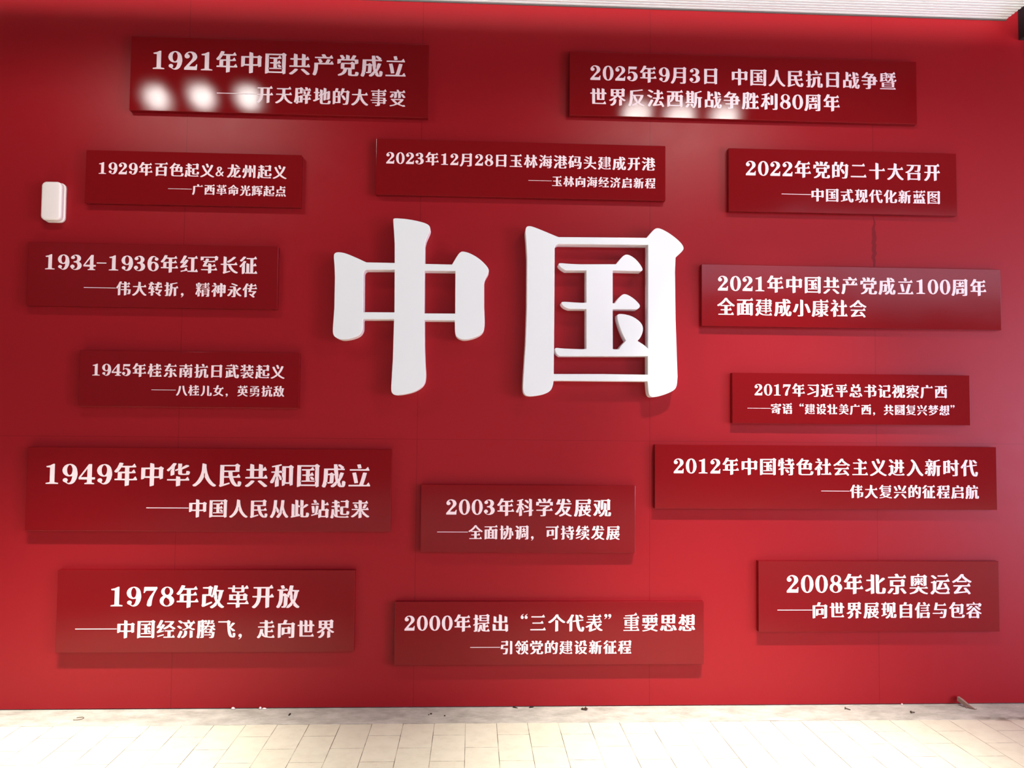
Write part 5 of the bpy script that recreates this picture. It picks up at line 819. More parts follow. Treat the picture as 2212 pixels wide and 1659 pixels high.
     [83,93,80,100,81,102,121,102,124,104,123,118,92,119,90,122,91,126,123,127,123,141,87,142,86,143,86,151,123,151,124,165,127,166,139,166,141,151,152,151,167,167,172,167,182,149,181,142,141,141,140,129,142,127,150,127,166,134,177,126,178,120,141,118,140,104,142,102,159,102,175,110,182,103,186,101,186,94],
     [20,110,19,112,10,150,12,152,28,153,31,150,36,114,28,110]]),
    '红': (1, [[17,-3,15,-1,14,9,50,17,53,22,66,39,69,41,72,39,78,25,82,21,82,12],
     [83,-1,82,1,83,10,116,11,118,14,118,134,116,135,85,136,84,146,87,148,153,148,167,164,171,165,179,149,182,146,182,136,152,135,150,134,150,13,151,11,158,11,171,27,175,28,183,12,186,9,186,0,183,-2],
     [12,39,9,50,25,67,41,90,11,87,7,98,16,109,26,125,45,166,62,166,72,162,73,159,42,102,51,103,65,124,80,124,90,116,75,92,48,57,51,57,66,68,71,69,77,62,82,60,83,52,21,39]]),
    '经': (1, [[76,-9,75,-6,76,2,114,2,116,4,116,53,87,54,86,64,150,65,166,73,173,66,178,64,177,54,146,53,146,4,148,2,158,2,172,19,175,19,184,3,187,1,186,-8],
     [17,-2,14,8,15,10,74,25,78,24,79,17,78,15],
     [12,38,8,50,24,66,41,90,11,86,9,88,7,98,24,124,42,165,59,166,69,161,70,159,41,102,50,103,63,124,78,124,88,116,73,91,65,85,63,78,48,58,77,63,78,54,20,38],
     [75,75,72,80,73,86,99,101,118,114,134,130,143,142,140,145,86,145,85,147,85,155,169,156,179,152,170,134,151,112,150,110,192,86,192,84,187,76,170,76,138,95,134,100,131,102,129,100,127,94,105,82,90,75]]),
    '续': (1, [[75,-15,70,-8,70,-5,84,3,97,13,106,24,113,36,110,38,77,39,77,48,116,49,122,60,119,73,110,74,91,90,90,92,95,96,111,95,123,81,120,75,122,74,127,75,127,81,120,94,121,96,126,96,146,90,148,80,147,49,154,49,168,65,171,66,183,47,182,39,144,38,139,28,133,27,129,22,129,13,113,-2,91,-15],
     [168,-14,138,15,136,21,140,27,153,27,174,10,190,-6,190,-8,184,-14],
     [11,-1,8,8,10,11,63,31,80,30,81,23,79,21,27,0],
     [13,38,9,48,24,65,39,89,12,87,8,96,22,119,42,165,58,166,68,159,59,137,40,103,40,101,42,100,47,102,59,124,73,124,85,117,113,118,113,137,88,138,87,146,89,148,119,148,122,166,137,166,138,150,140,148,145,149,158,165,163,165,170,150,173,147,173,139,145,137,144,119,146,117,174,117,187,115,176,81,166,81,154,83,157,104,156,107,83,107,81,109,81,116,76,117,74,112,76,105,69,93,50,63,42,58,71,65,73,63,73,56,21,38],
     [98,55,77,72,80,78,96,78,113,67,115,61,112,55]]),
    '美': (1, [[21,-14,16,-3,32,0,55,12,68,23,76,37,74,39,23,40,21,42,22,49,86,50,87,52,89,66,87,68,18,69,16,71,17,78,88,79,90,79,91,82,90,98,35,99,33,102,33,107,35,108,90,109,91,111,90,127,25,128,24,130,24,138,55,139,54,145,44,162,54,167,68,167,71,165,84,146,82,143,75,141,77,139,112,139,129,167,144,167,156,163,156,161,145,143,144,140,149,139,161,146,165,146,171,139,176,138,176,129,110,128,108,126,108,110,111,109,139,109,155,127,158,125,165,110,168,107,168,100,109,98,108,81,111,79,155,79,170,95,175,95,182,80,185,77,184,69,173,67,179,52,183,49,182,40,124,39,122,37,132,23,142,15,170,0,183,-3,179,-13,175,-14,144,-8,122,3,105,18,103,31,99,36,96,31,96,18,82,5,56,-7],
     [106,50,153,50,167,68,108,68,105,54]]),
    '胜': (1, [[16,-14,6,-7,12,15,16,52,18,158,50,159,67,170,72,168,90,154,100,156,115,154,116,150,113,125,115,123,119,123,121,130,123,151,120,156,121,164,127,164,148,157,150,123,155,123,168,140,172,139,179,124,183,121,183,112,150,110,149,66,152,65,165,81,168,81,177,65,180,63,180,55,178,53,150,52,149,5,151,3,158,3,172,19,175,20,184,4,187,1,186,-8,84,-8,82,-7,82,1,79,2,76,0,75,-7,78,-9,77,-11,46,-13,44,-3,53,-2,55,3,55,52,54,53,47,53,45,52,40,16,33,-12,30,-14],
     [86,3,117,3,119,5,119,52,91,53,90,56,91,64,119,65,119,110,116,111,110,110,97,80,87,80,80,87,86,108,90,152,83,144,77,94,77,83,84,77,82,56,84,51,85,5],
     [47,65,54,65,55,66,55,99,54,101,48,101,46,100,46,68],
     [47,113,54,113,55,114,55,146,54,148,48,148,46,147,46,115]]),
    '腾': (1, [[15,-14,5,-7,10,14,13,46,15,158,43,159,59,170,64,169,81,157,79,161,81,163,89,165,103,164,107,154,106,144,101,141,87,141,83,151,78,146,77,138,73,137,72,135,72,129,77,127,78,109,100,109,103,110,106,116,109,124,109,128,80,129,79,136,107,138,114,145,114,166,140,164,135,145,137,138,139,137,155,138,143,144,149,164,164,164,174,161,174,158,166,142,158,139,161,137,179,137,180,129,127,128,120,111,122,109,157,109,173,126,176,125,186,107,185,100,169,99,167,97,176,86,192,75,188,67,171,66,161,78,158,79,157,77,162,66,160,48,182,47,184,45,179,8,173,-8,165,-12,147,-14,132,-12,130,-4,146,-4,152,13,157,15,157,21,154,24,155,37,152,38,84,39,84,48,88,64,107,62,106,49,108,47,129,47,133,59,135,68,134,71,96,71,92,75,78,63,77,24,73,21,72,19,73,15,77,12,77,-2,74,-8,68,-11,44,-12,41,-11,39,-3,48,-3,49,1,49,51,48,53,43,53,41,52,38,18,31,-12,29,-14],
     [80,14,79,17,80,22,122,22,137,30,140,29,150,20,150,15,148,14],
     [71,64,75,65,70,71],
     [43,65,48,65,49,67,49,99,47,101,43,101,42,99],
     [70,74,78,80,87,96,86,99,78,99,77,91,70,77],
     [101,79,146,79,148,81,136,99,115,99,112,98,101,83],
     [71,100,73,103,71,108,70,105],
     [43,113,48,113,49,115,49,146,47,148,43,148,42,146]]),
    '自': (1, [[31,-14,30,-11,30,138,75,139,84,166,91,167,114,164,107,143,108,139,139,139,156,150,178,136,178,131,174,123,173,-7,152,-13,150,-12,149,-5,147,-4,56,-4,51,-9],
     [61,8,142,8,143,39,140,40,61,40,60,11],
     [61,52,142,52,143,82,140,84,61,83,60,55],
     [61,95,142,95,143,126,140,127,61,127,60,98]]),
    '航': (1, [[16,-15,7,-8,15,16,18,37,19,68,14,71,13,76,14,79,18,80,19,82,20,141,21,142,36,143,42,167,51,168,70,165,65,143,90,142,92,135,94,134,122,134,122,139,112,164,122,168,139,168,149,147,150,141,136,136,136,134,156,134,170,150,174,150,181,135,185,132,184,123,95,123,92,121,90,29,86,5,79,-11,63,-13,55,-13,53,-11,52,-4,61,-3,63,-1,64,26,69,29,71,33,67,55,64,61,63,69,50,70,48,68,47,60,42,59,40,55,45,25,37,-6,32,-15],
     [88,-15,86,-12,93,5,97,29,98,99,137,100,152,111,157,110,176,95,171,85,171,28,167,24,166,-1,171,-2,173,-1,175,25,185,25,195,19,194,2,191,-7,185,-12,173,-12,152,-12,145,-8,142,4,142,88,140,89,128,89,126,87,125,42,118,9,110,-6,104,-14],
     [52,28,50,30,46,55,49,59,57,59,60,56,65,32,60,28],
     [49,80,63,80,64,90,71,96,67,117,64,122,63,132,62,133,48,133,47,121,42,120,40,117,43,94,47,90],
     [52,91,46,117,50,120,57,120,60,117,64,96,60,91],
     [85,123,88,124,88,132,87,133,84,132]]),
    '色': (1, [[65,-11,41,-6,35,-2,32,6,31,88,38,97,38,101,35,100,24,90,17,90,14,91,8,101,40,130,53,147,65,166,73,167,85,162,80,152,82,149,137,150,145,145,145,143,142,138,125,115,126,111,141,111,158,122,178,109,180,105,175,96,174,49,154,42,152,43,151,50,149,51,61,51,60,16,63,5,68,0,77,0,152,0,158,5,161,10,166,31,174,31,185,27,192,26,193,24,188,2,182,-5,174,-9,155,-11],
     [61,63,86,63,86,99,61,99,60,66],
     [118,63,144,63,144,99,117,99,116,66],
     [59,111,91,111,105,128,109,137,107,138,78,138,59,115]]),
    '英': (1, [[22,-15,16,-5,58,15,71,27,79,40,76,43,17,44,17,53,27,54,29,56,30,100,83,101,86,123,90,124,113,117,116,101,138,101,156,112,178,97,177,93,173,86,173,56,174,54,184,53,184,44,124,43,121,40,127,30,142,16,164,4,173,4,178,-2,185,-4,183,-14,156,-15,153,-11,125,2,106,19,105,31,101,36,98,32,97,20,84,8,64,-3,49,-9],
     [59,54,83,55,83,90,59,90,58,57],
     [115,54,142,55,142,90,115,90,114,57],
     [53,117,52,119,51,137,20,138,19,139,19,146,21,148,57,148,58,165,60,166,74,166,75,150,78,148,123,148,125,165,128,166,141,166,142,149,151,148,165,164,168,166,171,164,177,150,181,146,181,139,179,138,149,137,147,123,127,117,120,118,117,137,84,138,81,136,80,124,60,117]]),
    '蓝': (1, [[16,-9,14,-7,15,0,26,1,28,3,29,46,138,46,146,51,147,54,140,55,127,81,127,87,133,92,147,91,164,68,167,60,162,55,178,41,173,31,173,2,185,1,186,-2,186,-8,184,-9],
     [58,1,65,1,67,3,67,34,65,36,59,36,57,35,57,4],
     [96,1,103,1,105,3,105,34,103,36,97,36,95,35,95,4],
     [135,1,142,1,143,3,143,34,142,36,135,36,134,35,134,4],
     [60,56,58,58,58,119,59,121,63,121,87,114,87,90,83,73,87,64,84,61],
     [25,61,23,63,23,112,24,114,28,114,52,107,52,69,49,67],
     [95,65,90,74,107,125,117,125,128,123,126,110,129,108,148,108,162,124,167,124,177,106,177,99,128,98,120,87,119,80,110,66],
     [126,130,124,132,124,141,121,142,78,142,76,141,75,131,61,131,60,132,58,142,18,143,16,144,16,151,19,152,58,153,60,165,63,166,75,166,76,154,78,153,122,153,124,154,125,166,137,166,140,165,141,153,154,153,169,169,172,170,184,151,184,143,142,142,141,141,140,131]]),
    '表': (1, [[47,-14,42,-3,47,7,47,32,54,37,55,40,24,26,15,26,9,36,47,56,70,73,72,77,69,78,19,79,18,80,18,87,20,88,84,89,84,107,83,109,36,110,35,111,35,117,37,118,90,119,91,136,88,138,27,139,25,141,26,148,89,149,91,151,91,165,94,166,107,166,109,149,146,149,161,165,166,165,173,150,176,147,176,139,110,138,108,136,108,120,111,119,138,119,153,136,158,135,168,117,167,110,116,109,115,90,117,89,152,89,167,105,172,105,179,90,182,87,181,79,123,78,121,78,121,75,131,52,130,44,132,41,136,44,140,52,156,67,172,67,181,61,180,58,149,35,148,31,163,18,190,4,191,1,185,-7,169,-7,154,-1,133,14,121,25,104,49,98,62,100,73,98,77,94,72,90,62,78,51,77,12,70,6,113,19,121,18,124,9,62,-14]]),
    '装': (1, [[44,-15,40,-6,46,1,48,15,54,19,55,21,24,11,20,12,16,19,58,38,71,46,72,50,70,51,17,51,15,53,16,60,91,61,93,64,90,74,101,77,105,76,113,61,155,61,170,77,175,77,185,59,184,51,123,51,121,48,130,33,129,27,131,24,135,26,139,33,155,44,170,44,177,39,177,36,150,20,149,18,150,15,156,11,184,-3,179,-13,163,-11,153,-8,134,2,123,9,110,22,99,36,98,39,101,46,98,50,94,46,90,37,78,29,77,6,72,2,113,10,115,9,115,2,52,-15],
     [51,76,50,78,50,96,57,102,57,104,20,86,11,87,8,95,49,116,50,127,54,129,57,136,50,151,50,166,77,166,78,164,78,140,73,138,72,132,73,129,78,127,78,97,76,91,78,77,76,76],
     [85,84,84,86,85,94,114,95,115,126,113,128,80,129,80,139,114,140,115,164,117,166,144,159,145,141,147,139,154,140,167,156,172,156,179,141,182,138,182,130,146,128,145,96,146,94,150,95,164,111,167,111,176,95,179,93,178,84],
     [35,129,15,148,15,150,20,155,36,155,42,151,46,144,50,137,47,129]]),
    '西': (1, [[22,-13,20,-10,20,108,23,110,64,111,65,139,63,142,18,142,17,144,17,153,153,154,168,170,172,170,179,155,183,152,182,143,135,141,134,113,136,110,147,110,165,121,187,106,186,102,182,94,181,-6,161,-13,158,-12,158,-3,156,-2,46,-2,44,-2,41,-7],
     [51,10,150,10,151,12,151,46,115,48,109,51,105,60,104,98,95,99,89,74,80,58,66,45,58,40,50,39,50,12],
     [43,40,49,40,44,49,52,57,61,77,65,94,64,99,50,98,49,68,42,51,42,43],
     [137,59,151,60,151,96,150,99,134,98,134,65,135,60],
     [95,110,103,110,104,112,104,139,103,142,96,142,94,140]]),
    '要': (1, [[165,-14,108,6,92,-1,71,-7,38,-13,22,-13,19,-6,21,-4,62,2,82,7,85,10,80,13,37,22,52,43,52,48,16,49,16,56,17,58,67,58,77,76,74,78,22,79,22,127,68,128,69,145,66,147,20,148,19,150,19,157,151,158,166,175,171,175,178,160,181,157,181,148,130,147,129,130,131,128,146,128,163,138,185,124,185,120,180,112,179,79,93,78,91,76,93,72,87,61,90,58,154,58,169,75,174,75,181,60,184,57,184,49,156,47,145,30,132,15,132,11,135,10,153,6,183,-4,183,-7,175,-14],
     [102,18,105,18,104,21,119,37,123,44,123,48,88,48,84,46,74,31,73,26],
     [52,88,62,89,61,118,51,117],
     [93,88,106,89,105,118,92,117],
     [137,88,150,89,149,118,136,117],
     [87,128,112,128,112,147,86,147,86,130]]),
    '观': (1, [[75,-14,68,-5,94,16,104,29,114,52,118,55,120,126,126,126,146,119,146,83,144,56,147,53,152,54,153,56,153,145,117,146,114,145,113,124,111,62,109,60,92,54,86,54,85,82,91,146,90,149,86,152,85,155,88,156,148,157,164,167,169,166,188,152,183,141,183,56,181,54,155,52,155,5,157,-2,163,-2,166,10,168,30,183,31,194,25,193,9,190,-4,186,-8,179,-10,137,-10,131,-7,127,-1,127,8,134,33,134,47,117,7,104,-5,90,-14],
     [17,-6,8,4,29,34,40,61,12,111,21,118,36,117,46,103,50,84,55,78,57,85,54,102,60,136,58,139,16,140,15,150,18,151,81,151,84,147,82,114,79,86,72,61,89,22,78,15,63,15,60,22,61,38,57,44,54,38,53,21,41,4,31,-6]]),
    '视': (1, [[36,-14,35,-12,35,40,42,55,42,61,37,58,27,43,13,43,8,55,23,69,36,85,49,105,55,120,53,121,19,122,17,123,17,130,20,132,78,132,81,128,80,118,76,100,67,84,76,72,83,54,86,52,81,46,69,46,62,62,56,69,56,60,63,43,63,-2,61,-8],
     [75,-14,71,-10,70,-4,94,16,103,28,113,52,117,55,119,127,125,128,146,122,147,87,144,56,145,54,152,53,153,52,153,0,155,-2,159,-3,164,0,167,30,182,30,194,24,193,9,190,-4,185,-9,179,-11,145,-11,134,-11,129,-9,125,-3,124,5,132,28,131,41,119,10,114,4,91,-14],
     [91,54,83,74,83,99,89,127,83,134,83,156,149,157,166,167,188,153,188,148,184,141,183,61,161,54,154,55,153,146,115,146,113,145,112,126,111,63,108,59],
     [46,137,30,160,38,166,54,166,64,154,70,143,61,137]]),
    '记': (1, [[108,-11,90,-9,85,-5,82,1,81,8,88,21,86,30,81,32,81,86,83,87,150,88,151,139,148,140,85,141,84,142,84,151,87,152,146,153,161,163,166,163,186,148,181,137,180,73,160,65,158,66,157,74,156,75,112,75,111,6,114,1,117,0,157,1,162,10,165,32,173,33,193,26,190,3,184,-6,178,-10,162,-11],
     [37,-10,31,-1,36,9,37,17,37,90,35,92,15,92,14,101,16,103,33,104,50,114,73,99,67,88,67,30,60,22,59,19,62,19,78,31,80,30,81,21,73,8,52,-10],
     [52,124,25,153,25,155,32,161,48,161,75,134,74,131,67,124]]),
    '设': (1, [[175,-15,162,-13,142,-5,132,1,130,7,127,9,124,7,122,1,111,-5,91,-13,76,-14,72,-4,98,9,107,15,108,17,83,54,77,68,78,77,173,78,181,75,177,62,168,45,147,18,148,15,156,10,184,-4,179,-14],
     [32,-10,26,0,33,14,33,91,31,92,15,93,14,101,15,103,27,104,43,114,62,103,65,99,62,91,63,32,56,23,55,20,58,20,75,33,83,33,87,23,48,-9],
     [127,25,130,27,132,36,146,58,148,64,147,67,110,67,107,66,112,53,124,36,124,28],
     [72,86,67,95,82,109,89,124,91,159,131,160,148,170,153,169,171,156,170,151,166,144,166,114,167,112,174,114,179,107,184,105,184,96,155,96,141,98,138,104,137,111,136,147,122,148,120,147,119,134,116,119,108,103,97,92,88,86],
     [50,126,24,154,25,157,31,163,47,162,73,136,73,133,66,126]]),
    '语': (1, [[76,-14,74,-12,74,5,82,19,81,32,77,31,78,21,66,6,50,-8,34,-8,29,2,33,14,33,91,31,92,15,93,14,102,16,104,29,105,44,115,49,113,67,99,67,95,62,90,62,84,59,81,59,74,62,70,62,30,55,21,55,18,74,32,74,50,76,52,146,53,163,63,169,61,186,48,181,37,180,-5,179,-8,160,-14,158,-13,157,-8,155,-7,99,-7,97,-8,96,-14],
     [105,4,150,4,150,42,104,42,103,7],
     [67,73,66,75,67,83,87,83,90,85,95,112,79,114,78,122,80,123,98,124,102,146,100,149,73,149,72,159,150,160,165,176,170,176,177,161,180,158,180,150,134,149,129,125,131,124,140,124,157,134,178,121,179,116,174,108,172,85,173,83,186,82,186,73],
     [121,83,142,84,144,113,126,113,120,87],
     [46,124,20,153,26,161,43,160,68,134,68,132,61,124]]),
    '调': (1, [[62,-14,55,-7,70,12,70,18,63,13,47,-8,32,-8,25,-1,33,17,33,90,31,92,14,93,14,103,29,104,46,114,69,99,70,124,74,134,70,144,71,157,152,158,168,168,174,167,192,152,187,142,187,3,185,-7,177,-12,148,-14,144,-12,143,-3,155,-3,158,-1,158,16,163,20,162,55,156,47,155,18,116,17,113,9,96,9,100,61,122,62,139,72,162,57,163,59,158,62,157,81,101,81,99,80,98,63,92,59,88,7,84,-2,78,-13],
     [55,22,58,23,68,32,70,55,69,97,63,89,62,36,61,32,56,26],
     [72,24,74,30,70,31,69,29],
     [122,26,132,26,133,28,133,47,126,53,122,53,121,51],
     [92,81,98,82,97,89,92,89],
     [160,81,165,82,165,89,159,89],
     [99,90,114,91,114,111,102,113,101,120,103,121,120,122,121,136,124,138,134,137,136,122,154,121,154,113,142,111,142,92,144,90,158,90,158,111,162,114,162,118,158,123,157,146,99,146,98,123,94,120,94,116,95,113,98,111],
     [48,125,21,154,28,162,44,161,64,142,67,134,63,125]]),
    '走': (1, [[16,-15,8,-6,20,9,28,24,34,44,41,75,69,73,66,44,84,13,90,8,92,10,85,26,84,90,20,91,17,93,17,100,19,101,83,102,84,131,82,132,35,132,34,134,34,142,83,143,85,164,86,166,113,160,115,145,117,143,140,143,154,160,158,160,165,145,169,142,168,133,116,132,115,103,117,102,153,102,167,118,170,119,172,118,179,103,182,100,182,92,180,91,116,90,115,58,117,56,141,56,155,72,158,73,161,71,167,57,170,54,170,47,168,45,115,44,114,3,126,0,155,0,169,16,172,17,175,15,181,1,185,-2,184,-10,180,-12,136,-12,92,-7,76,-1,60,9,56,24,52,29,50,23,51,10,40,-7,31,-15]]),
    '起': (1, [[16,-16,6,-9,14,22,18,75,42,74,43,44,45,33,49,23,53,18,55,19,50,44,50,73,47,77,47,93,17,95,15,97,16,105,44,107,43,133,21,134,20,142,22,144,43,145,44,165,50,166,72,160,74,147,85,152,92,145,97,142,96,134,75,133,73,132,74,110,85,122,88,123,91,121,97,107,101,103,100,95,78,94,76,93,76,67,88,69,94,63,98,61,99,55,97,52,76,50,77,8,81,5,96,3,156,2,174,10,181,3,186,2,186,-6,181,-9,110,-9,65,-6,46,2,40,16,35,22,34,15,38,2,33,-14,30,-16],
     [124,18,109,20,102,28,101,49,106,53,106,59,105,61,101,64,101,93,107,95,109,101,153,102,154,144,151,146,107,147,106,148,106,156,108,157,149,157,164,167,168,168,189,152,184,142,183,88,181,87,163,87,158,91,131,91,131,33,135,29,159,29,164,35,166,56,180,56,193,50,191,30,187,23,181,19]]),
    '转': (1, [[150,-14,100,27,107,34,115,34,134,23,135,25,132,30,147,52,147,56,97,57,105,93,86,95,85,97,86,105,110,107,115,131,94,132,93,141,95,143,119,144,124,164,126,166,153,164,150,147,151,144,165,160,169,160,176,145,180,141,179,132,146,131,141,106,158,106,171,122,174,123,177,122,183,107,187,103,187,96,185,95,138,94,135,92,130,73,131,68,175,69,184,64,153,17,154,13,169,-1,173,-6,165,-14],
     [46,-13,44,-11,44,22,48,26,18,21,16,22,14,30,16,32,44,38,44,69,33,70,15,68,11,78,21,100,29,129,28,132,15,133,14,142,33,144,37,165,40,166,65,164,64,147,74,151,80,144,85,142,84,132,59,131,53,113,73,111,74,83,85,81,86,78,85,71,74,69,74,53,82,53,87,46,91,45,92,39,90,35,73,31,73,-6],
     [41,82,47,83,51,107,50,112,46,112,44,110,40,87]]),
    '辉': (1, [[126,-13,124,-11,123,20,88,21,86,30,80,25,80,18,64,3,47,3,46,10,50,26,52,59,52,83,50,85,45,83,43,26,36,-3,31,-10,28,-11,15,-11,8,-3,17,21,22,57,22,83,15,86,14,95,34,96,36,105,43,109,39,149,36,153,37,163,62,163,63,154,59,147,55,108,62,105,64,96,81,96,83,94,83,86,75,83,74,41,67,32,67,28,82,39,90,39,95,31,124,32,123,57,106,57,89,55,85,65,93,79,102,99,101,103,93,104,92,111,106,113,112,123,114,134,123,134,134,131,130,116,132,113,177,111,177,105,175,103,132,102,127,92,122,89,118,71,119,69,124,69,128,88,130,90,153,90,154,73,166,85,170,85,177,70,181,67,181,59,178,58,154,57,154,33,155,31,158,32,172,48,175,48,184,32,187,30,187,22,155,20,153,-6],
     [67,106,62,107,61,110,67,150,68,152,73,152,82,148,78,124,81,120,76,106],
     [20,106,18,108,10,148,30,151,33,143,36,109,29,106],
     [86,122,87,148,80,152,81,156,155,156,173,167,178,165,195,152,195,147,190,142,189,129,169,122,162,123,160,145,111,146,108,144,105,129,90,122]]),
    '辟': (1, [[125,-14,123,-12,123,31,121,34,98,33,96,2,50,1,49,-11,47,-12,27,-11,27,-2,32,1,35,12,34,31,25,0,14,0,6,8,14,38,18,63,20,156,62,157,80,167,102,153,102,149,98,142,126,142,128,143,128,146,119,163,129,167,143,167,148,162,156,149,154,147,146,143,147,142,152,142,155,143,168,159,173,158,179,143,183,140,182,131,98,131,94,122,96,108,96,99,51,98,48,97,48,70,63,69,78,79,82,79,102,65,102,60,97,54,98,46,121,45,123,48,122,75,92,76,92,86,137,87,142,96,151,126,160,126,178,123,167,89,169,87,186,87,187,77,153,75,153,47,154,45,156,46,169,62,173,62,181,46,184,44,184,35,153,33,152,-7],
     [57,12,66,12,68,13,68,56,67,58,57,58,56,57,56,14],
     [90,34,95,35,94,45,89,44],
     [115,91,108,92,101,122,115,126,124,126,131,111,135,96,124,91],
     [49,109,67,110,67,143,66,145,48,144,48,112],
     [90,131,96,132,95,141,89,140]]),
    '运': (1, [[17,-15,8,-3,19,9,32,20,32,83,31,85,14,86,14,96,28,97,45,107,49,106,67,93,67,88,62,81,62,43,60,36,62,20,76,10,96,0,153,0,169,19,166,21,159,35,97,29,78,26,69,26,67,38,81,62,95,95,92,97,65,97,64,107,67,108,156,109,171,125,175,125,182,110,186,107,185,98,128,97,101,43,103,41,144,45,145,50,129,79,139,85,154,84,186,28,186,26,176,19,181,4,186,1,184,-10,146,-12,93,-11,73,-6,48,10,46,9,47,4,32,-15],
     [45,123,15,147,15,149,20,154,38,155,67,133,67,130,61,123],
     [78,143,76,146,76,152,78,154,144,154,160,172,163,170,169,156,173,152,173,144,171,143]]),
    '近': (1, [[16,-11,8,2,18,12,34,25,34,79,32,82,16,83,15,92,17,94,30,95,46,105,51,103,69,89,64,79,63,48,58,26,66,18,72,16,92,4,110,3,144,3,154,4,169,22,172,24,175,22,181,7,186,4,185,-4,182,-6,103,-8,76,-3,64,3,51,13,48,14,46,13,47,9,32,-10],
     [74,17,65,26,75,79,77,154,127,159,166,166,170,166,177,159,176,157,150,151,110,146,106,144,108,108,156,108,172,125,175,124,182,109,185,106,184,97,158,95,157,24,135,17,129,18,128,95,126,96,108,96,106,93,101,57,94,33,86,17],
     [43,123,17,155,17,157,24,162,41,162,67,132,66,129,58,123]]),
    '进': (1, [[16,-11,9,-2,8,1,17,11,34,24,34,80,32,83,16,84,15,92,17,94,30,95,46,105,51,103,69,90,68,85,62,79,61,76,61,70,64,65,63,32,61,25,68,17,87,5,98,3,151,3,172,13,175,13,180,6,186,4,184,-5,180,-7,105,-9,76,-4,48,13,46,12,47,8,32,-11],
     [76,17,71,21,68,26,82,48,86,67,84,68,69,69,68,78,70,80,88,81,88,116,86,118,70,119,69,126,71,130,88,131,89,162,95,162,117,155,118,132,120,130,133,131,134,162,140,162,162,156,164,131,179,130,180,127,179,119,163,117,163,86,164,85,170,88,173,87,178,81,183,79,184,72,182,69,163,67,162,25,140,18,134,18,133,67,118,68,116,67,109,42,100,27,90,17],
     [119,80,133,81,133,116,132,118,118,117,118,83],
     [43,124,17,155,23,161,41,161,67,133,67,131,63,129,59,124]]),
    '重': (1, [[17,-8,15,-5,17,1,88,1,91,3,90,21,32,22,30,22,29,25,29,29,31,30,90,31,91,33,90,47,31,48,28,51,29,106,89,107,91,109,90,121,19,122,17,122,17,125,17,130,19,131,90,131,91,147,87,148,35,146,33,147,32,154,130,162,147,182,152,182,163,157,109,149,108,132,111,131,154,131,168,147,171,149,174,147,184,130,184,123,110,121,108,119,108,108,111,107,138,107,156,117,177,104,178,99,173,91,172,49,169,48,110,47,108,45,108,33,111,31,145,31,162,38,169,31,173,30,173,23,171,21,109,21,108,3,111,1,155,1,169,17,172,19,175,17,185,0,184,-7],
     [53,56,90,56,91,72,88,73,53,73,51,59],
     [109,56,148,56,149,72,146,73,109,73,108,59],
     [53,81,90,81,91,97,88,98,53,98,51,84],
     [109,81,148,81,149,93,142,98,109,98,108,95]]),
    '长': (1, [[44,-13,40,-3,45,8,45,75,43,76,17,77,16,86,18,88,45,90,45,163,46,165,50,165,75,158,75,117,72,111,75,103,77,89,154,89,169,105,173,105,180,90,184,87,183,77,122,76,120,76,120,73,132,49,150,28,170,13,192,3,185,-8,170,-8,155,-3,142,5,128,16,110,36,98,55,89,76,78,76,76,74,75,12,69,7,112,18,114,16,114,8,53,-13],
     [85,102,80,110,80,113,120,140,142,161,158,162,169,157,167,153,151,137,118,112,100,102]]),
    '面': (1, [[20,-14,18,-11,19,112,21,113,75,114,81,139,79,142,18,142,17,144,17,153,154,154,169,170,174,170,181,155,184,152,184,143,115,142,107,116,109,114,147,114,165,124,187,110,186,105,182,98,181,-8,161,-14,158,-13,158,-6,156,-4,44,-4,39,-9],
     [49,7,57,7,58,9,58,100,56,102,49,102,48,100,48,10],
     [89,7,110,8,110,33,88,33,88,10],
     [141,7,150,7,151,9,151,100,149,102,141,102,140,100,140,10],
     [89,43,110,43,110,68,88,68,88,45],
     [89,78,110,78,110,102,88,102,88,80]]),
    '革': (1, [[86,-14,85,-12,83,17,18,17,15,18,15,26,17,28,88,28,91,31,90,48,30,49,30,93,89,94,91,96,91,108,89,110,52,111,50,138,20,139,19,148,56,149,57,165,60,166,73,166,74,151,77,149,124,149,126,151,127,166,142,166,143,164,144,150,152,149,167,166,171,166,182,148,181,140,151,139,149,111,110,110,108,97,111,94,137,94,155,104,175,91,177,88,172,79,172,49,170,48,110,48,109,30,111,28,155,28,169,44,172,46,175,44,181,30,185,27,185,18,182,17,116,17,114,-7],
     [61,58,84,58,84,83,60,83,60,60],
     [116,58,141,58,141,83,116,83,115,60],
     [75,119,125,119,126,138,123,139,75,139,73,122]]),
    '领': (1, [[89,-15,86,-11,87,-7,108,6,115,14,123,29,128,31,130,48,131,99,137,100,152,94,153,91,153,65,149,26,161,23,185,2,192,-5,192,-7,185,-14,169,-13,148,8,145,19,148,24,144,25,138,19,139,8,131,-1,120,-9,106,-14],
     [60,-12,24,30,30,35,39,35,51,24,53,24,54,27,51,33,64,58,66,64,26,66,25,68,26,75,89,76,94,72,90,53,70,16,70,12,83,-4,75,-12],
     [100,30,98,32,98,53,102,71,98,77,98,97,102,101,105,108,102,120,122,122,128,142,126,145,101,145,100,154,102,155,155,156,170,172,174,173,181,157,185,154,185,146,158,145,151,123,153,121,186,120,186,38,164,30,158,31,160,97,158,102,157,111,129,112,127,111,126,102,124,98,122,37,106,30],
     [56,87,46,101,46,108,51,114,61,114,69,107,79,93,71,87],
     [15,94,9,100,8,102,30,130,48,165,58,166,74,163,73,150,96,123,95,119,99,109,95,101,86,100,83,101,65,125,63,137,58,141,56,137,56,125,50,115,44,113,39,110,37,99,31,94]]),
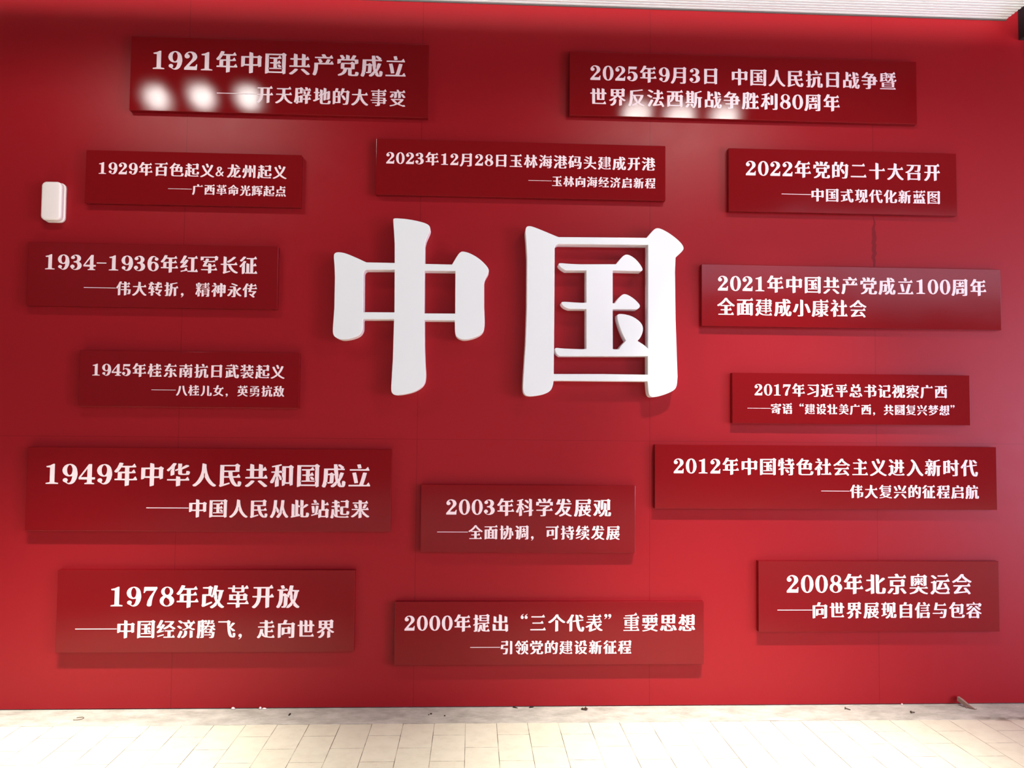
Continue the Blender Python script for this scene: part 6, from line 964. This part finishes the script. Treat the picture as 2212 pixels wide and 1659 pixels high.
    '飞': (1, [[164,-9,144,-5,134,2,125,17,119,33,114,57,107,141,20,142,18,144,19,154,103,155,119,165,123,165,143,150,138,141,138,123,131,108,132,103,137,107,146,123,159,139,175,139,185,134,185,132,179,125,148,93,149,91,188,64,188,62,184,55,166,54,150,67,139,79,134,82,133,81,142,67,149,34,161,5,168,5,165,14,167,37,183,38,193,29,191,8,186,-4,178,-8]]),
    '龙': (1, [[17,-11,8,0,28,17,44,40,55,69,62,105,59,107,17,108,16,109,16,117,18,118,63,119,66,166,96,165,95,119,156,119,171,126,179,119,183,118,184,110,182,108,128,107,127,68,119,46,121,44,126,49,134,68,150,93,166,93,175,89,176,87,174,82,157,57,128,26,127,9,129,4,132,2,159,2,163,8,166,24,181,25,193,18,191,4,185,-5,180,-8,169,-8,110,-8,102,-4,98,2,105,9,104,13,77,-4,65,-4,60,3,60,5,81,18,97,30,98,105,97,107,94,107,91,106,89,86,81,54,66,23,54,8,34,-10],
     [144,127,113,154,113,156,115,159,120,162,135,162,166,137,166,134,160,127]]),
    '，': (1, [[26,-27,25,-23,37,-14,41,-7,32,-3,26,2,23,10,24,18,28,24,33,27,39,29,46,28,52,24,56,17,57,9,55,0,51,-9,44,-17,35,-23]]),
}
FONT = {c: (adv, [[(q[i]/200, q[i+1]/200) for i in range(0, len(q), 2)] for q in loops]) for c, (adv, loops) in OUTLINES.items()}
FONT[' '] = (0.55, [])
def text_phrases(text, x_left, x_right):
    """outlines of a line whose ink runs from x_left to x_right, one list per phrase (split at spaces, commas, quotes); and the em"""
    pen = 0.0; P = [[]]
    for ch in text:
        if ch in ' “' and P[-1]: P.append([])
        adv, lps = FONT[ch]
        P[-1] += [[(pen+x, y-0.385) for x, y in lp] for lp in lps]; pen += adv
        if ch in '，”' and ch != text[-1]: P.append([])
    P = [L for L in P if L]
    xs = [p[0] for L in P for lp in L for p in lp]; lo, hi = min(xs), max(xs)
    em = (x_right-x_left)/(hi-lo)
    return [[[(x_left+(x-lo)*em, y*em) for x, y in lp] for lp in L] for L in P], em

# ------------------------------------------------------------------ the fifteen signs
BOARD_T = 0.035
# year, x0, x1, z0, z1, then per line: text, left and right end of the ink, height of the middle, start of the leading dash
BOARDS = [
    ("1921", -1.798, -0.259, 3.059, 3.452, [
     ("1921年中国共产党成立", -1.6849, -0.3787, 3.3284, None),
     ("开天辟地的大事变", -1.1503, -0.3777, 3.1606, -1.3534)]),
    ("2025", 0.488, 2.376, 3.094, 3.440, [
     ("2025年9月3日 中国人民抗日战争暨", 0.5991, 2.2640, 3.3269, None),
     ("世界反法西斯战争胜利80周年", 0.5990, 1.9504, 3.1986, None)]),
    ("1929", -2.007, -0.910, 2.569, 2.845, [
     ("1929年百色起义&龙州起义", -1.9411, -0.9858, 2.7524, None),
     ("广西革命光辉起点", -1.4659, -0.9864, 2.6517, -1.5882)]),
    ("1934", -2.280, -1.019, 2.035, 2.361, [
     ("1934-1936年红军长征", -2.1926, -1.1247, 2.2612, None),
     ("伟大转折，精神永传", -1.8337, -1.1235, 2.1311, -1.9957)]),
    ("2023", -0.525, 1.003, 2.646, 2.941, [
     ("2023年12月28日玉林海港码头建成开港", -0.4723, 0.9487, 2.8412, None),
     ("玉林向海经济启新程", 0.3988, 0.9488, 2.7376, 0.2733)]),
    ("2022", 1.343, 2.590, 2.598, 2.938, [
     ("2022年党的二十大召开", 1.4355, 2.4974, 2.8320, None),
     ("中国式现代化新蓝图", 1.7913, 2.4970, 2.6954, 1.6289)]),
    ("2021", 1.196, 2.824, 1.982, 2.311, [
     ("2021年中国共产党成立100周年", 1.2828, 2.7424, 2.2103, None),
     ("全面建成小康社会", 1.2784, 2.0845, 2.0865, None)]),
    ("1945", -2.005, -0.898, 1.526, 1.810, [
     ("1945年桂东南抗日武装起义", -1.9390, -0.9731, 1.7128, None),
     ("八桂儿女，英勇抗敌", -1.5183, -0.9721, 1.6127, -1.6416)]),
    ("1949", -2.245, -0.419, 0.898, 1.318, [
     ("1949年中华人民共和国成立", -2.1515, -0.5270, 1.1834, None),
     ("中国人民从此站起来", -1.4363, -0.5281, 1.0142, -1.6496)]),
    ("2003", -0.266, 0.845, 0.795, 1.141, [
     ("2003年科学发展观", -0.1358, 0.7180, 1.0265, None),
     ("全面协调，可持续发展", -0.0206, 0.7629, 0.8978, -0.1809)]),
    ("2017", 1.358, 2.643, 1.471, 1.737, [
     ("2017年习近平总书记视察广西", 1.4771, 2.5174, 1.6485, None),
     ("寄语“建设壮美广西，共圆复兴梦想”", 1.5645, 2.5574, 1.5498, 1.4385)]),
    ("2012", 0.947, 2.782, 1.024, 1.356, [
     ("2012年中国特色社会主义进入新时代", 1.0463, 2.6787, 1.2451, None),
     ("伟大复兴的征程启航", 1.9844, 2.6819, 1.1180, 1.8299)]),
    ("1978", -2.075, -0.595, 0.293, 0.704, [
     ("1978年改革开放", -1.8114, -0.8718, 0.5712, None),
     ("中国经济腾飞，走向世界", -1.7739, -0.6953, 0.4095, -1.9808)]),
    ("2000", -0.390, 1.204, 0.224, 0.544, [
     ("2000年提出“三个代表”重要思想", -0.3401, 1.1583, 0.4365, None),
     ("引领党的建设新征程", 0.1510, 0.8256, 0.3129, -0.0048)]),
    ("2008", 1.493, 2.783, 0.388, 0.754, [
     ("2008年北京奥运会", 1.6421, 2.6334, 0.6352, None),
     ("向世界展现自信与包容", 1.7790, 2.6851, 0.4993, 1.5921)]),
]
PLACE = {'1921': 'top left, three lamp reflections on it', '2025': 'top right, two equal lines', '1929': 'right of the small white box', '2023': 'above the large white characters',
 '2022': 'below the 2025 sign', '1934': 'below the small white box', '2021': 'right of the framed character', '1945': 'between the 1934 and 1949 signs', '2017': 'between the 2021 and 2012 signs',
 '1949': 'long one on the left', '2012': 'long one on the right', '2003': 'below the large characters', '1978': 'bottom left', '2000': 'lowest in the middle', '2008': 'bottom right'}
for year, x0, x1, z0, z1, lines in BOARDS:
    cx = (x0+x1)/2
    bm = box_bm(x0-cx, x1-cx, -BOARD_T, -0.0004, 0, z1-z0, 0.0016, 2)
    b = mesh_obj('sign_board', bm, M_BOARD, loc=(cx, 0, z0))
    tag(b, 'dark red sign board headed %s, %s' % (year, PLACE[year]), 'sign', 'dark red sign boards')
    for k, (text, xl, xr, zc, dash) in enumerate(lines):
        phrases, em = text_phrases(text, xl, xr)
        if dash is not None:                      # the long leading dash
            h = 0.018*em; e = xl-0.03*em
            phrases[0].append([(dash, 0.012*em-h), (e, 0.012*em-h), (e, 0.012*em+h), (dash, 0.012*em+h)])
        name = 'title_lettering' if k == 0 else 'subtitle_lettering'
        for L in phrases:
            L = [[(x-cx, z+zc-z0) for x, z in lp] for lp in L]
            t = link(bpy.data.objects.new(name, curve_mesh(name, L, 0.0006, 0.0, M_TEXT)), b)
            t.location = (0, -BOARD_T-0.0006, 0)

# ------------------------------------------------------------------ white box on the wall
root = link(bpy.data.objects.new('wall_box', None)); root.location = (-2.170, 0, 2.4700); root.empty_display_size = 0.05
tag(root, 'small white rounded plastic box on the red wall, left edge', 'wall box')
mesh_obj('back_plate', rounded_prism(0.104, 0.205, 0.026, -0.0004, -0.016, 0.004), M_PLASTIC, root, (0.004, 0, 0.1025), True)
mesh_obj('cover', rounded_prism(0.100, 0.200, 0.025, -0.0165, -0.050, 0.011), M_PLASTIC, root, (0.0, 0, 0.1035), True)

# ------------------------------------------------------------------ litter along the foot of the wall
def lump(name, loc, size, m, label, cat, seed, group=None, squash=0.6):
    rnd = random.Random(seed); bm = bmesh.new()
    bmesh.ops.create_icosphere(bm, subdivisions=2, radius=1.0)
    for v in bm.verts:
        k = 1+rnd.uniform(-0.22, 0.22); v.co = Vector((v.co.x*size[0]*k, v.co.y*size[1]*k, max(v.co.z, -0.55)*size[2]*k))
    lo = min(v.co.z for v in bm.verts)
    for v in bm.verts: v.co.z -= lo
    o = mesh_obj(name, bm, m, loc=(loc[0], loc[1], 0.0013), smooth=True)
    return tag(o, label, cat, group)
def screw(x, d, ang, length, label):
    root = link(bpy.data.objects.new('screw', None)); root.location = (x, -d, 0.0013); root.rotation_euler = (0, 0, ang); root.empty_display_size = 0.01
    tag(root, label, 'screw')
    mesh_obj('screw_head', tube_bm([(0, 0, .0062), (.0025, 0, .0062), (.0055, 0, .0058)], [.0062, .0062, .0026], 14), M_RUST, root)
    n = 16; pts = [(.0055+(length-.0055)*i/n, 0, .0058-.0036*i/n) for i in range(n+1)]
    mesh_obj('screw_shank', tube_bm(pts, [(.0027 if i % 2 else .0021)*(1 if i < n-3 else (n-i+.2)/3.4) for i in range(n+1)], 12), M_RUST, root)
screw(1.931, 0.066, math.radians(-38), 0.030, 'brown screw lying on the cement strip, left one of two, tilted')
screw(2.244, 0.132, math.radians(12), 0.026, 'brown screw lying on the cement strip, right one of two, nearly level')
# bent staple of wire
pts = [(-.026, .014, .002), (-.014, .019, .002), (-.002, .021, .002), (.008, .016, .002), (.012, .004, .002), (.007, -.008, .002), (-.004, -.017, .002), (-.016, -.020, .002), (-.027, -.019, .002)]
w = mesh_obj('wire_staple', tube_bm(pts, [.0016]*len(pts), 8), M_WIRE, loc=(-1.896, -0.130, 0.0013), smooth=True)
tag(w, 'bent u shaped bit of wire lying on the cement strip at the left', 'wire')
# dead leaf with its stalk
root = link(bpy.data.objects.new('dead_leaf', None)); root.location = (0.585, -0.052, 0.0013); root.empty_display_size = 0.02
tag(root, 'curled brown dead leaf with a thin stalk on the cement strip', 'leaf')
bm = bmesh.new(); nx, ny = 12, 8
def leaf_pt(i, j):
    u = -1+2*i/nx; v = -1+2*j/ny
    return Vector((0.015*u, 0.013*v*math.sqrt(max(0.05, 1-u*u))*(0.8+0.25*u), 0.0015+0.0085*(1-v*v*0.6)+0.003*math.sin(5*u+2*v)))
G = [[bm.verts.new(leaf_pt(i, j)) for j in range(ny+1)] for i in range(nx+1)]
for i in range(nx):
    for j in range(ny): bm.faces.new((G[i][j], G[i+1][j], G[i+1][j+1], G[i][j+1]))
lf = mesh_obj('leaf_blade', bm, M_BROWN, root, smooth=True)
sol = lf.modifiers.new('thick', 'SOLIDIFY'); sol.thickness = 0.0012
mesh_obj('leaf_stalk', tube_bm([(0.002, 0.004, 0.008), (0.004, 0.014, 0.010), (0.007, 0.028, 0.013)], [.0028, .0018, .0010], 8), M_BROWN, root, smooth=True)
mesh_obj('leaf_lobe', tube_bm([(-0.008, -0.001, 0.006), (-0.016, 0.000, 0.006), (-0.021, 0.002, 0.005)], [.0050, .0040, .0020], 10), M_BROWN, root, smooth=True)
# splinter of weathered wood leaning on the wall
root = link(bpy.data.objects.new('wood_splinter', None)); root.location = (2.583, -0.055, 0.0013); root.empty_display_size = 0.02
tag(root, 'brown broken splinter of wood leaning at the foot of the wall, far right', 'wood splinter')
bm = bmesh.new()
sec = [(-.020, .040, .034, .013, .016), (-.010, .022, .026, .014, .015), (.002, .002, .016, .011, .011), (.014, -.016, .008, .007, .006), (.024, -.030, .0035, .004, .0032)]
R = []
for x, yy, z, hw, hh in sec:
    R.append([bm.verts.new((x+a*hw*0.8, yy+a*hw*0.5, max(z+b*hh*0.75, 0.0002))) for a, b in ((-1, -.8), (.9, -1), (1, .7), (-.8, 1))])
for A, B in zip(R, R[1:]):
    for k in range(4): bm.faces.new((A[k], A[(k+1) % 4], B[(k+1) % 4], B[k]))
bm.faces.new(R[0][::-1]); bm.faces.new(R[-1]); bmesh.ops.recalc_face_normals(bm, faces=bm.faces)
mesh_obj('splinter_body', bm, M_WOOD, root)
mesh_obj('splinter_tip', tube_bm([(.022, -.029, .003), (.030, -.032, .003), (.037, -.030, .004)], [.003, .0022, .0014], 7), M_WOOD, root)
mesh_obj('splinter_prong', tube_bm([(-.002, .004, .012), (-.006, -.008, .006), (-.007, -.014, .002)], [.004, .003, .0018], 7), M_WOOD, root)
# seed, grit and crumbs
s = mesh_obj('seed_husk', tube_bm([(-.0016, -.014, .0025), (-.0012, -.008, .0032), (0, 0, .0036), (.0014, .008, .0036), (.0020, .013, .0028)], [.0016, .0028, .0034, .0036, .0018], 10), M_BLACKISH, loc=(-0.897, -0.095, 0.0013), smooth=True)
tag(s, 'dark narrow seed husk lying alone on the cement strip', 'seed')
lump('grit_grain', (-0.196, -0.098), (.0048, .0050, .0034), M_BLACKISH, 'dark grain of grit, larger one of a close pair on the cement', 'grit', 3)
lump('grit_grain', (-0.207, -0.108), (.0026, .0062, .0022), M_BLACKISH, 'dark sliver of grit, left one of a close pair on the cement', 'grit', 4)
lump('grit_grain', (-0.127, -0.125), (.0040, .0052, .0026), M_BLACKISH, 'dark grain of grit on the cement, right of the close pair', 'grit', 5)
for x, d, ang, lab in ((0.230, 0.016, -0.35, 'dark flake under the foot of the wall, left one of two'), (0.3135, 0.014, 0.42, 'dark flake under the foot of the wall, right one of two')):
    bm = tube_bm([(-.014, 0, .0026), (-.006, .001, .0034), (.004, -.001, .0028), (.014, .001, .0014)], [.0014, .0030, .0024, .0010], 8)
    o = mesh_obj('dark_flake', bm, M_BLACKISH, loc=(x, -d, 0.0013), smooth=True); o.rotation_euler = (0, 0, ang); tag(o, lab, 'flake')
lump('plaster_crumb', (-1.199, -0.012), (.0092, .0070, .0075), M_PLASTER, 'white plaster crumb at the foot of the wall, leftmost single one', 'crumb', 8)
lump('plaster_crumb', (-1.063, -0.012), (.0066, .0070, .0085), M_PLASTER, 'white plaster crumb at the foot of the wall, rounder one of two touching', 'crumb', 9)
lump('plaster_crumb', (-1.043, -0.010), (.0120, .0055, .0046), M_PLASTER, 'white plaster crumb at the foot of the wall, flatter one of two touching', 'crumb', 10)
lump('plaster_crumb', (2.262, -0.010), (.0048, .0040, .0058), M_PLASTER, 'white plaster crumb at the foot of the wall on the right', 'crumb', 11)
bpy.context.view_layer.update()
